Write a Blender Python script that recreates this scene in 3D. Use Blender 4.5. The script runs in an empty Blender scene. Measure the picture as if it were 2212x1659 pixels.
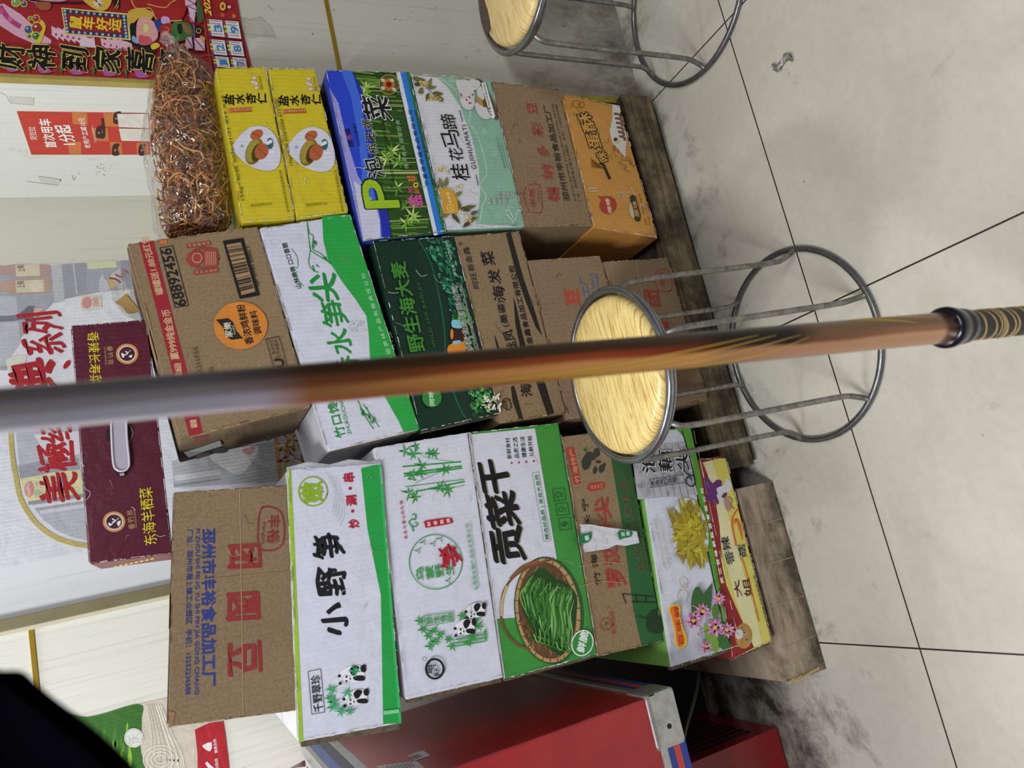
import bpy, bmesh, math, random
from mathutils import Vector, Matrix
from mathutils.geometry import tessellate_polygon
random.seed(7)
SC = bpy.context.scene
COL = SC.collection
R_ = math.radians

# ------------------------------------------------------------------ camera, light, exposure
PX, PY, FPX = 1106.0, 829.5, 1636.742
CM = Matrix(((-0.218309223085427, -0.9581226956772317, 0.1853159009476318),
             (-0.38260546669398904, 0.2587263166899954, 0.8869463061019552),
             (-0.8977494861996375, 0.12272568223572104, -0.4230653223180369)))
CAMZ = 1.0904
CP = Vector((0, 0, CAMZ))
cam = bpy.data.cameras.new('camera')
camo = bpy.data.objects.new('camera', cam)
COL.objects.link(camo)
cx, cy, cz = CM.col[0], CM.col[1], CM.col[2]
rot = Matrix((cx, -cy, -cz)).transposed()
camo.matrix_world = Matrix.Translation(CP) @ rot.to_4x4()
cam.sensor_width = 36.0
cam.lens = 36.0 * FPX / 2212.0
cam.clip_start = 0.01
cam.dof.use_dof = True
cam.dof.focus_distance = 1.38
cam.dof.aperture_fstop = 5.2
SC.camera = camo

w = bpy.data.worlds.new('world'); SC.world = w; w.use_nodes = True
w.node_tree.nodes['Background'].inputs[0].default_value = (0.93, 0.96, 1.0, 1)
w.node_tree.nodes['Background'].inputs[1].default_value = 0.13

def area(name, loc, rot_, sx, sy, power, color):
    l = bpy.data.lights.new(name, 'AREA'); l.shape = 'RECTANGLE'; l.size = sx; l.size_y = sy
    l.energy = power; l.color = color
    o = bpy.data.objects.new(name, l); o.location = loc; o.rotation_euler = rot_
    COL.objects.link(o); return o
area('ceiling_light', (-1.0, -0.15, 2.5), (R_(8), R_(-16), 0), 0.14, 1.0, 58, (0.955, 0.98, 1.0))
area('ceiling_light', (-0.9, 1.42, 2.45), (0, R_(-14), 0), 0.12, 0.35, 19, (0.955, 0.98, 1.0))
area('ceiling_light', (0.75, -1.1, 2.6), (R_(24), 0, 0), 1.2, 0.25, 33, (0.955, 0.98, 1.0))

SC.view_settings.view_transform = 'Standard'
SC.view_settings.look = 'None'
SC.view_settings.exposure = -0.12
SC.view_settings.gamma = 1.0
SC.view_settings.use_curve_mapping = False

# ------------------------------------------------------------------ measuring helpers
def ray(x, y):
    return CM @ Vector((x - PX, y - PY, FPX))
def ony(x, y, Y):
    r = ray(x, y); return CP + r * (Y / r.y)
def onx(x, y, X):
    r = ray(x, y); return CP + r * (X / r.x)
def onz(x, y, Z):
    r = ray(x, y); return CP + r * ((Z - CAMZ) / r.z)
def atd(x, y, d):
    return CP + ray(x, y) * (d / FPX)
def depth(p):
    return (CM.transposed() @ (Vector(p) - CP)).z

# ------------------------------------------------------------------ materials
def lin(c):
    o = []
    for v in c:
        v /= 255.0
        o.append(v / 12.92 if v <= 0.04045 else ((v + 0.055) / 1.055) ** 2.4)
    return (*o, 1.0)
MC = {}
def base_mat(name):
    m = bpy.data.materials.new(name); m.use_nodes = True
    nt = m.node_tree; b = nt.nodes['Principled BSDF']
    return m, nt, b
def N(nt, t, **k):
    n = nt.nodes.new(t)
    for a, v in k.items(): setattr(n, a, v)
    return n
def ramp(nt, stops):
    r = N(nt, 'ShaderNodeValToRGB'); e = r.color_ramp.elements
    while len(e) < len(stops): e.new(0.5)
    for i, (p, c) in enumerate(stops):
        e[i].position = p; e[i].color = c if len(c) == 4 else (*c, 1)
    return r
def coords(nt, scale=(1, 1, 1), rotz=0, kind='Object', rot=None):
    tc = N(nt, 'ShaderNodeTexCoord'); mp = N(nt, 'ShaderNodeMapping')
    mp.inputs['Scale'].default_value = scale; mp.inputs['Rotation'].default_value = rot or (0, 0, rotz)
    nt.links.new(tc.outputs[kind], mp.inputs[0]); return mp
def noise(nt, mp, scale, detail=4, rough=0.55, dist=0):
    n = N(nt, 'ShaderNodeTexNoise'); n.inputs['Scale'].default_value = scale
    n.inputs['Detail'].default_value = detail; n.inputs['Roughness'].default_value = rough
    n.inputs['Distortion'].default_value = dist
    nt.links.new(mp.outputs[0], n.inputs['Vector']); return n
def bump(nt, b, h, strength, distn):
    bp = N(nt, 'ShaderNodeBump'); bp.inputs['Strength'].default_value = strength
    bp.inputs['Distance'].default_value = distn
    nt.links.new(h, bp.inputs['Height']); nt.links.new(bp.outputs[0], b.inputs['Normal'])
def mixc(nt, fac, a, b2):
    m = N(nt, 'ShaderNodeMix', data_type='RGBA')
    if hasattr(fac, 'links') or hasattr(fac, 'is_linked'): nt.links.new(fac, m.inputs[0])
    else: m.inputs[0].default_value = fac
    for v, i in ((a, 6), (b2, 7)):
        if isinstance(v, tuple): m.inputs[i].default_value = v
        else: nt.links.new(v, m.inputs[i])
    return m.outputs[2]
def ink(c, rough=0.5, spec=0.35):
    """printed card colour"""
    k = ('ink', c, rough)
    if k in MC: return MC[k]
    m, nt, b = base_mat('print_%02x%02x%02x' % c)
    mp = coords(nt)
    n1 = noise(nt, mp, 14, 5, 0.6, 0.6)
    wv = N(nt, 'ShaderNodeTexWave', bands_direction='X'); wv.inputs['Scale'].default_value = 42
    wv.inputs['Distortion'].default_value = 0.6
    nt.links.new(mp.outputs[0], wv.inputs['Vector'])
    ad = N(nt, 'ShaderNodeMath', operation='MULTIPLY_ADD'); ad.inputs[1].default_value = 0.05
    nt.links.new(wv.outputs['Fac'], ad.inputs[0]); nt.links.new(n1.outputs['Fac'], ad.inputs[2])
    bump(nt, b, ad.outputs[0], 0.5, 0.006)
    n2 = noise(nt, mp, 35, 6, 0.7)
    cc = lin(c)
    r = ramp(nt, [(0.3, tuple(x * 0.9 for x in cc[:3])), (0.62, tuple(min(1, x * 1.02) for x in cc[:3]))])
    nt.links.new(n2.outputs['Fac'], r.inputs[0]); nt.links.new(r.outputs[0], b.inputs['Base Color'])
    b.inputs['Roughness'].default_value = rough; b.inputs['Specular IOR Level'].default_value = spec
    MC[k] = m; return m
def card(c=(140, 118, 91)):
    k = ('card', c)
    if k in MC: return MC[k]
    m, nt, b = base_mat('corrugated_card')
    mp = coords(nt)
    n = noise(nt, mp, 260, 3, 0.7); n2 = noise(nt, mp, 6, 5, 0.6, 0.4)
    cc = lin(c)[:3]
    r = ramp(nt, [(0.35, tuple(x * 0.8 for x in cc)), (0.65, tuple(min(1, x * 1.14) for x in cc))])
    nt.links.new(n.outputs['Fac'], r.inputs[0])
    r2 = ramp(nt, [(0.3, (0.82, 0.82, 0.8)), (0.6, (1, 1, 1))]); nt.links.new(n2.outputs['Fac'], r2.inputs[0])
    mx = N(nt, 'ShaderNodeMix', data_type='RGBA', blend_type='MULTIPLY'); mx.inputs[0].default_value = 0.7
    nt.links.new(r.outputs[0], mx.inputs[6]); nt.links.new(r2.outputs[0], mx.inputs[7])
    nt.links.new(mx.outputs[2], b.inputs['Base Color'])
    wv = N(nt, 'ShaderNodeTexWave', bands_direction='X'); wv.inputs['Scale'].default_value = 42
    nt.links.new(mp.outputs[0], wv.inputs['Vector'])
    ad = N(nt, 'ShaderNodeMath', operation='MULTIPLY_ADD'); ad.inputs[1].default_value = 0.06
    nt.links.new(wv.outputs['Fac'], ad.inputs[0]); nt.links.new(n2.outputs['Fac'], ad.inputs[2])
    bump(nt, b, ad.outputs[0], 0.4, 0.005)
    b.inputs['Roughness'].default_value = 0.85; b.inputs['Specular IOR Level'].default_value = 0.15
    MC[k] = m; return m
def plain(name, c, rough=0.5, metal=0.0, nscale=0, namt=0.15, spec=0.5, bmp=0):
    k = (name, c)
    if k in MC: return MC[k]
    m, nt, b = base_mat(name); cc = lin(c)
    b.inputs['Base Color'].default_value = cc; b.inputs['Roughness'].default_value = rough
    b.inputs['Metallic'].default_value = metal; b.inputs['Specular IOR Level'].default_value = spec
    if nscale:
        mp = coords(nt); n = noise(nt, mp, nscale, 5, 0.65)
        r = ramp(nt, [(0.32, tuple(x * (1 - namt) for x in cc[:3])), (0.66, tuple(min(1, x * (1 + namt * 0.5)) for x in cc[:3]))])
        nt.links.new(n.outputs['Fac'], r.inputs[0]); nt.links.new(r.outputs[0], b.inputs['Base Color'])
        if bmp: bump(nt, b, n.outputs['Fac'], bmp, 0.003)
    MC[k] = m; return m
def film(name, tint=(255, 255, 255), gloss=0.13, rough=0.06, bscale=22, milky=0.0, bstr=0.9, det=6):
    m, nt, b = base_mat(name); nt.nodes.remove(b)
    out = nt.nodes['Material Output']
    tr = N(nt, 'ShaderNodeBsdfTransparent'); tr.inputs[0].default_value = lin(tint)
    gl = N(nt, 'ShaderNodeBsdfGlossy'); gl.inputs['Roughness'].default_value = rough
    df = N(nt, 'ShaderNodeBsdfDiffuse'); df.inputs[0].default_value = lin((235, 235, 235))
    mp = coords(nt); n = noise(nt, mp, bscale, det, 0.6, 1.6)
    bp = N(nt, 'ShaderNodeBump'); bp.inputs['Strength'].default_value = bstr; bp.inputs['Distance'].default_value = 0.02
    nt.links.new(n.outputs['Fac'], bp.inputs['Height']); nt.links.new(bp.outputs[0], gl.inputs['Normal'])
    lw = N(nt, 'ShaderNodeLayerWeight'); lw.inputs[0].default_value = 0.25
    nt.links.new(bp.outputs[0], lw.inputs['Normal'])
    ma = N(nt, 'ShaderNodeMath', operation='MULTIPLY_ADD'); ma.inputs[1].default_value = 0.26; ma.inputs[2].default_value = gloss
    nt.links.new(lw.outputs['Facing'], ma.inputs[0])
    m1 = N(nt, 'ShaderNodeMixShader'); m1.inputs[0].default_value = milky
    nt.links.new(tr.outputs[0], m1.inputs[1]); nt.links.new(df.outputs[0], m1.inputs[2])
    m2 = N(nt, 'ShaderNodeMixShader'); nt.links.new(ma.outputs[0], m2.inputs[0])
    nt.links.new(m1.outputs[0], m2.inputs[1]); nt.links.new(gl.outputs[0], m2.inputs[2])
    nt.links.new(m2.outputs[0], out.inputs['Surface']); return m
def wall_mat(name, c, dirt=(110, 98, 82), lo=0.0, hi=0.35, amt=0.7, axis=0):
    m, nt, b = base_mat(name)
    mp = coords(nt, (240, 240, 2.2)); g = noise(nt, mp, 1.0, 5, 0.6, 0.5)
    cc = lin(c)[:3]
    r = ramp(nt, [(0.36, tuple(x * 0.9 for x in cc)), (0.44, cc), (0.7, tuple(min(1, x * 1.02) for x in cc))])
    nt.links.new(g.outputs['Fac'], r.inputs[0])
    # scuffs and grime with outlines of their own
    mp2 = coords(nt, (1, 1, 1)); n2 = noise(nt, mp2, 9, 8, 0.72, 0.3)
    r2 = ramp(nt, [(0.63, (0, 0, 0)), (0.74, (1, 1, 1))]); nt.links.new(n2.outputs['Fac'], r2.inputs[0])
    s = N(nt, 'ShaderNodeMath', operation='MULTIPLY'); s.inputs[1].default_value = 0.35
    nt.links.new(r2.outputs[0], s.inputs[0])
    c1 = mixc(nt, s.outputs[0], r.outputs[0], lin(dirt))
    geo = N(nt, 'ShaderNodeNewGeometry'); sep = N(nt, 'ShaderNodeSeparateXYZ'); nt.links.new(geo.outputs['Position'], sep.inputs[0])
    mr = N(nt, 'ShaderNodeMapRange'); mr.inputs['From Min'].default_value = lo; mr.inputs['From Max'].default_value = hi
    mr.inputs['To Min'].default_value = 0.28; mr.inputs['To Max'].default_value = 0.0
    nt.links.new(sep.outputs['Z'], mr.inputs['Value'])
    mp3 = coords(nt, (1, 1, 0.6)); n3 = noise(nt, mp3, 16, 8, 0.75)
    ad = N(nt, 'ShaderNodeMath', operation='ADD'); nt.links.new(mr.outputs[0], ad.inputs[0]); nt.links.new(n3.outputs['Fac'], ad.inputs[1])
    r3 = ramp(nt, [(0.62, (0, 0, 0)), (0.85, (1, 1, 1))]); nt.links.new(ad.outputs[0], r3.inputs[0])
    s3 = N(nt, 'ShaderNodeMath', operation='MULTIPLY'); s3.inputs[1].default_value = amt
    nt.links.new(r3.outputs[0], s3.inputs[0])
    c2 = mixc(nt, s3.outputs[0], c1, lin(dirt))
    nt.links.new(c2, b.inputs['Base Color'])
    b.inputs['Roughness'].default_value = 0.42; b.inputs['Specular IOR Level'].default_value = 0.35
    bump(nt, b, g.outputs['Fac'], 0.15, 0.002); return m
def wood_dark():
    m, nt, b = base_mat('grimy_wood')
    mp = coords(nt, (1.2, 8, 26)); n = noise(nt, mp, 3, 8, 0.7, 0.6)
    r = ramp(nt, [(0.3, lin((58, 48, 36))), (0.5, lin((118, 102, 76))), (0.72, lin((160, 142, 110)))])
    nt.links.new(n.outputs['Fac'], r.inputs[0])
    mp2 = coords(nt); n2 = noise(nt, mp2, 14, 6, 0.7); r2 = ramp(nt, [(0.42, lin((26, 22, 18))), (0.62, (1, 1, 1))])
    nt.links.new(n2.outputs['Fac'], r2.inputs[0])
    mx = N(nt, 'ShaderNodeMix', data_type='RGBA', blend_type='MULTIPLY'); mx.inputs[0].default_value = 0.75
    nt.links.new(r.outputs[0], mx.inputs[6]); nt.links.new(r2.outputs[0], mx.inputs[7])
    nt.links.new(mx.outputs[2], b.inputs['Base Color']); b.inputs['Roughness'].default_value = 0.8
    bump(nt, b, n.outputs['Fac'], 0.5, 0.004); return m
def seat_wood(name, ang, light, dark):
    m, nt, b = base_mat(name)
    mp = coords(nt, (1, 1, 1), ang); n0 = noise(nt, mp, 5, 2, 0.5)
    mpb = coords(nt, (14, 330, 14), ang); n = noise(nt, mpb, 1.0, 6, 0.65, 1.2)
    r = ramp(nt, [(0.4, lin(dark)), (0.5, lin(light)), (0.8, lin(tuple(min(255, x + 6) for x in light)))])
    nt.links.new(n.outputs['Fac'], r.inputs[0])
    kn = coords(nt, (10, 16, 10), ang); v = N(nt, 'ShaderNodeTexVoronoi'); v.inputs['Scale'].default_value = 1.0
    nt.links.new(kn.outputs[0], v.inputs['Vector'])
    r2 = ramp(nt, [(0.05, (1, 1, 1)), (0.14, (0, 0, 0))]); nt.links.new(v.outputs['Distance'], r2.inputs[0])
    c = mixc(nt, r2.outputs[0], r.outputs[0], lin((196, 140, 78)))
    nt.links.new(c, b.inputs['Base Color']); b.inputs['Roughness'].default_value = 0.32
    return m
def steel(name='worn_steel', c=(156, 154, 148), rough=0.34, wear=0.5):
    k = (name,)
    if k in MC: return MC[k]
    m, nt, b = base_mat(name); mp = coords(nt); n = noise(nt, mp, 60, 6, 0.7)
    r = ramp(nt, [(0.35, tuple(x * (1 - wear) for x in lin(c)[:3])), (0.6, lin(c))])
    nt.links.new(n.outputs['Fac'], r.inputs[0]); nt.links.new(r.outputs[0], b.inputs['Base Color'])
    b.inputs['Metallic'].default_value = 0.85
    rr = ramp(nt, [(0.3, (rough + 0.25,) * 3), (0.7, (rough,) * 3)]); nt.links.new(n.outputs['Fac'], rr.inputs[0])
    nt.links.new(rr.outputs[0], b.inputs['Roughness']); MC[k] = m; return m

# ------------------------------------------------------------------ mesh builder
class MB:
    def __init__(s): s.v = []; s.f = []; s.mi = []; s.mats = []; s.sm = []
    def m(s, mat):
        if mat not in s.mats: s.mats.append(mat)
        return s.mats.index(mat)
    def add(s, vs, fs, mat, smooth=False):
        o = len(s.v); s.v += [Vector(p) for p in vs]; i = s.m(mat)
        for f in fs: s.f.append([a + o for a in f]); s.mi.append(i); s.sm.append(smooth)
    def bm(s, bm_, mat, smooth=False, side=None):
        o = len(s.v); bm_.verts.index_update(); s.v += [v.co.copy() for v in bm_.verts]
        i = s.m(mat); j = s.m(side) if side else i
        for f in bm_.faces:
            f.normal_update()
            s.f.append([v.index + o for v in f.verts]); s.mi.append(j if f.normal.y > -0.7 else i); s.sm.append(smooth)
        bm_.free()
    def box(s, a, b, mat, r=0.0):
        x0, y0, z0 = a; x1, y1, z1 = b
        P = [Vector(p) for p in ((x0, y0, z0), (x1, y0, z0), (x1, y1, z0), (x0, y1, z0), (x0, y0, z1), (x1, y0, z1), (x1, y1, z1), (x0, y1, z1))]
        s.hexa(P, mat, r)
    def hexa(s, P, mat, r=0.0, side=None, seg=2):
        b = bmesh.new(); vs = [b.verts.new(p) for p in P]
        for f in ((3, 2, 1, 0), (4, 5, 6, 7), (0, 1, 5, 4), (1, 2, 6, 5), (2, 3, 7, 6), (3, 0, 4, 7)):
            b.faces.new([vs[i] for i in f])
        bmesh.ops.recalc_face_normals(b, faces=b.faces)
        if r: bmesh.ops.bevel(b, geom=list(b.edges), offset=r, segments=seg, affect='EDGES', profile=0.6)
        b.normal_update(); s.bm(b, mat, False, side)
    def tube(s, pts, r, mat, seg=10, cap=True, closed=False):
        pts = [Vector(p) for p in pts]; n = len(pts); rr = r if isinstance(r, (list, tuple)) else [r] * n
        o = len(s.v); up = None; i = s.m(mat)
        for k, p in enumerate(pts):
            if closed: t = (pts[(k + 1) % n] - pts[k - 1]).normalized()
            else: t = (pts[min(k + 1, n - 1)] - pts[max(k - 1, 0)]).normalized()
            if up is None:
                up = Vector((0, 0, 1)) if abs(t.z) < 0.9 else Vector((1, 0, 0))
            a = (up - t * up.dot(t)).normalized(); up = a; b = t.cross(a)
            for q in range(seg):
                th = 2 * math.pi * q / seg; s.v.append(p + (a * math.cos(th) + b * math.sin(th)) * rr[k])
        for k in range(n if closed else n - 1):
            for q in range(seg):
                k2 = (k + 1) % n
                s.f.append([o + k * seg + q, o + k * seg + (q + 1) % seg, o + k2 * seg + (q + 1) % seg, o + k2 * seg + q]); s.mi.append(i); s.sm.append(True)
        if cap and not closed:
            s.f.append([o + q for q in range(seg)][::-1]); s.mi.append(i); s.sm.append(False)
            s.f.append([o + (n - 1) * seg + q for q in range(seg)]); s.mi.append(i); s.sm.append(False)
    def lathe(s, c, prof, mat, seg=64):
        c = Vector(c); o = len(s.v); i = s.m(mat)
        for (r, z) in prof:
            for q in range(seg):
                th = 2 * math.pi * q / seg; s.v.append(c + Vector((r * math.cos(th), r * math.sin(th), z)))
        for k in range(len(prof) - 1):
            for q in range(seg):
                s.f.append([o + k * seg + q, o + k * seg + (q + 1) % seg, o + (k + 1) * seg + (q + 1) % seg, o + (k + 1) * seg + q]); s.mi.append(i); s.sm.append(True)
    def build(s, name, parent=None, at=None):
        at = Vector(at) if at is not None else Vector((0, 0, 0))
        base = parent_loc(parent) if parent else at
        me = bpy.data.meshes.new(name)
        me.from_pydata([tuple(v - base) for v in s.v], [], s.f)
        for m_ in s.mats: me.materials.append(m_)
        me.polygons.foreach_set('material_index', s.mi); me.polygons.foreach_set('use_smooth', s.sm); me.update()
        o = bpy.data.objects.new(name, me); COL.objects.link(o)
        if parent: o.parent = parent
        else: o.location = base
        return o
def parent_loc(p):
    v = Vector((0, 0, 0))
    while p is not None: v = v + p.location; p = p.parent
    return v
def tag(o, label=None, cat=None, group=None, kind=None):
    if label: o['label'] = label
    if cat: o['category'] = cat
    if group: o['group'] = group
    if kind: o['kind'] = kind
    return o
def thing(name, label, cat, loc, group=None):
    o = bpy.data.objects.new(name, None); o.empty_display_size = 0.05; o.location = loc; COL.objects.link(o)
    return tag(o, label, cat, group)

# ------------------------------------------------------------------ printing on a flat face
TXT = {}
def glyphs(s, bold, sp):
    k = (s, bold, sp)
    if k in TXT: return TXT[k]
    cu = bpy.data.curves.new('t', 'FONT'); cu.body = s; cu.resolution_u = 3; cu.offset = bold; cu.space_character = sp
    o = bpy.data.objects.new('t', cu); COL.objects.link(o)
    dg = bpy.context.evaluated_depsgraph_get(); me = bpy.data.meshes.new_from_object(o.evaluated_get(dg))
    vs = [(v.co.x, v.co.y) for v in me.vertices]; fs = [list(p.vertices) for p in me.polygons]
    bpy.data.meshes.remove(me); bpy.data.objects.remove(o); bpy.data.curves.remove(cu)
    xs = [v[0] for v in vs] or [0, 1]; ys = [v[1] for v in vs] or [0, 1]
    x0, x1, y0, y1 = min(xs), max(xs), min(ys), max(ys)
    vs = [((x - x0) / max(x1 - x0, 1e-6), (y - y0) / max(y1 - y0, 1e-6)) for x, y in vs]
    TXT[k] = (vs, fs, (x1 - x0) / max(y1 - y0, 1e-6)); return TXT[k]
def smooth(pts, n=6, closed=False):
    out = []; L = len(pts)
    for i in range(L if closed else L - 1):
        p = [pts[(i + d) % L] if closed else pts[min(max(i + d, 0), L - 1)] for d in (-1, 0, 1, 2)]
        for k in range(n):
            t = k / n
            out.append(tuple(0.5 * ((2 * p[1][a]) + (-p[0][a] + p[2][a]) * t + (2 * p[0][a] - 5 * p[1][a] + 4 * p[2][a] - p[3][a]) * t * t + (-p[0][a] + 3 * p[1][a] - 3 * p[2][a] + p[3][a]) * t ** 3) for a in (0, 1)))
    if not closed: out.append(tuple(pts[-1][:2]))
    return out
class Ink:
    def __init__(s, mb, hit, n, fr=(0, 0, 1)):
        s.mb = mb; s.hit0 = hit; s.n = Vector(n); s.fr = fr; s.lay = 0.0005
    def px(s, p): return (s.fr[0] + p[0] / s.fr[2], s.fr[1] + p[1] / s.fr[2])
    def hit(s, p):
        q = s.px(p); return s.hit0(*q) + s.n * s.lay
    def up(s): s.lay += 0.00004
    def poly(s, pts, c, lift=True):
        P = [s.hit(p) for p in pts]
        t = tessellate_polygon([P]); s.mb.add(P, [list(f) for f in t], c if not isinstance(c, tuple) else ink(c))
        if lift: s.up()
    def blob(s, pts, c, n=5): s.poly(smooth(pts, n, True), c)
    def stroke(s, pts, w_, c, taper=None, sm=True, closed=False, lift=True):
        q = smooth(pts, 5, closed) if sm and len(pts) > 2 else list(pts)
        if closed: q = q + [q[0], q[1]]
        if taper and len(q) == 2: q = [(q[0][0] + (q[1][0] - q[0][0]) * k / 4, q[0][1] + (q[1][1] - q[0][1]) * k / 4) for k in range(5)]
        n = len(q); A = []; B = []
        for i, p in enumerate(q):
            a = q[max(i - 1, 0)]; b = q[min(i + 1, n - 1)]
            dx, dy = b[0] - a[0], b[1] - a[1]; L = math.hypot(dx, dy) or 1
            t = i / max(n - 1, 1); k = 1.0
            if taper == 'both': k = math.sin(math.pi * min(max(t, 0.03), 0.97)) ** 0.6
            elif taper == 'end': k = max(0.08, 1 - t)
            h = w_ * 0.5 * k
            A.append((p[0] - dy / L * h, p[1] + dx / L * h)); B.append((p[0] + dy / L * h, p[1] - dx / L * h))
        V = [s.hit(p) for p in A] + [s.hit(p) for p in B]
        s.mb.add(V, [[i, i + 1, n + i + 1, n + i] for i in range(n - 1)], c if not isinstance(c, tuple) else ink(c))
        if lift: s.up()
    def disc(s, c0, r, c, ry=None, rot=0, n=28, lift=True):
        ry = ry or r
        s.poly([(c0[0] + r * math.cos(a) * math.cos(rot) - ry * math.sin(a) * math.sin(rot), c0[1] + r * math.cos(a) * math.sin(rot) + ry * math.sin(a) * math.cos(rot)) for a in [2 * math.pi * i / n for i in range(n)]], c, lift)
    def ring(s, c0, r, w_, c, ry=None, rot=0, n=36):
        ry = ry or r
        pts = [(c0[0] + r * math.cos(a) * math.cos(rot) - ry * math.sin(a) * math.sin(rot), c0[1] + r * math.cos(a) * math.sin(rot) + ry * math.sin(a) * math.cos(rot)) for a in [2 * math.pi * i / n for i in range(n)]]
        s.stroke(pts, w_, c, sm=False, closed=True)
    def frame(s, q, w_, c):
        for i in range(4): s.stroke([q[i], q[(i + 1) % 4]], w_, c, sm=False, lift=False)
        s.up()
    def text(s, t, bl, br, h, c, bold=0.0, sp=1.0, shear=0.0, warp=0.0, halo=None):
        """h and points in frame pixels; the string fills the strip bl..br"""
        if halo: s.text(t, bl, br, h, halo[0], bold + halo[1], sp, shear, warp)
        vs, fs, asp = glyphs(t, 0.0, sp)
        a, b = s.hit(bl), s.hit(br); u = b - a
        v = s.n.cross(u).normalized() * (h / s.fr[2] * depth((a + b) / 2) / FPX)
        ph = (sum(map(ord, t)) % 63) / 10.0
        P = []
        for x, y in vs:
            xx = x + shear * y
            if warp:
                fx = x * max(asp, 1) * 5
                xx += warp / max(asp, 1) * (math.sin(y * 6 + ph + fx) * 0.6 + math.sin(fx * 2.3 + y * 9) * 0.35)
                y = y + warp * (math.sin(fx * 1.7 + ph) * 0.6 + math.sin(y * 11 + fx) * 0.3)
            P.append(a + u * xx + v * y)
        m = c if not isinstance(c, tuple) else ink(c)
        offs = [(0, 0)]
        if bold > 0:
            k = 8 if bold > 0.035 else 5
            for i in range(k):
                ex, ey = math.cos(6.2832 * i / k + .4), math.sin(6.2832 * i / k + .4)
                if warp:   # slanted brush nib
                    ex, ey = ex * 1.35, ey * .5
                    ex, ey = ex * .82 - ey * .57, ex * .57 + ey * .82
                offs.append((ex, ey))
        un = u.normalized() * v.length * bold; vn = v * bold
        for i, (ox, oy) in enumerate(offs):
            d = un * ox + vn * oy + s.n * (0.000003 * i)
            s.mb.add([p + d for p in P], fs, m)
        s.up()
    def vtext(s, t, top, bot, w_, c, bold=0.0, h=None, warp=0.0, halo=None, shear=0):
        """characters stacked from top to bottom (frame pixels, upright top = smaller x); w_ = glyph width"""
        n = len(t); dx, dy = (bot[0] - top[0]) / n, (bot[1] - top[1]) / n; L = math.hypot(dx, dy); h = h or L * 0.86
        ex, ey = dx / L, dy / L
        for i, ch in enumerate(t):
            if ch == ' ': continue
            cxp, cyp = top[0] + dx * (i + 0.5), top[1] + dy * (i + 0.5)
            m = (cxp + ex * h / 2, cyp + ey * h / 2)
            s.text(ch, (m[0] - ey * w_ / 2, m[1] + ex * w_ / 2), (m[0] + ey * w_ / 2, m[1] - ex * w_ / 2), h, c, bold, 1, shear, warp, halo)
    def leaf(s, p, ang, L, w_, c, lift=False):
        ex, ey = math.cos(ang), math.sin(ang); q = []
        for t, k in ((0, 0.1), (0.3, 1), (0.6, 0.75), (1, 0)): q.append((p[0] + ex * L * t - ey * w_ / 2 * k, p[1] + ey * L * t + ex * w_ / 2 * k))
        for t, k in ((0.6, 0.75), (0.3, 1)): q.append((p[0] + ex * L * t + ey * w_ / 2 * k, p[1] + ey * L * t - ex * w_ / 2 * k))
        s.poly(q, c, lift)
    def burst(s, p, L, w_, c, n=6, a0=0, spread=2 * math.pi):
        for i in range(n):
            s.leaf(p, a0 + spread * (i / max(n - 1, 1) - 0.5) + random.uniform(-.2, .2), L * random.uniform(.6, 1.1), w_, c if isinstance(c, tuple) and not isinstance(c[0], tuple) else random.choice(c))
        s.up()

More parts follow.
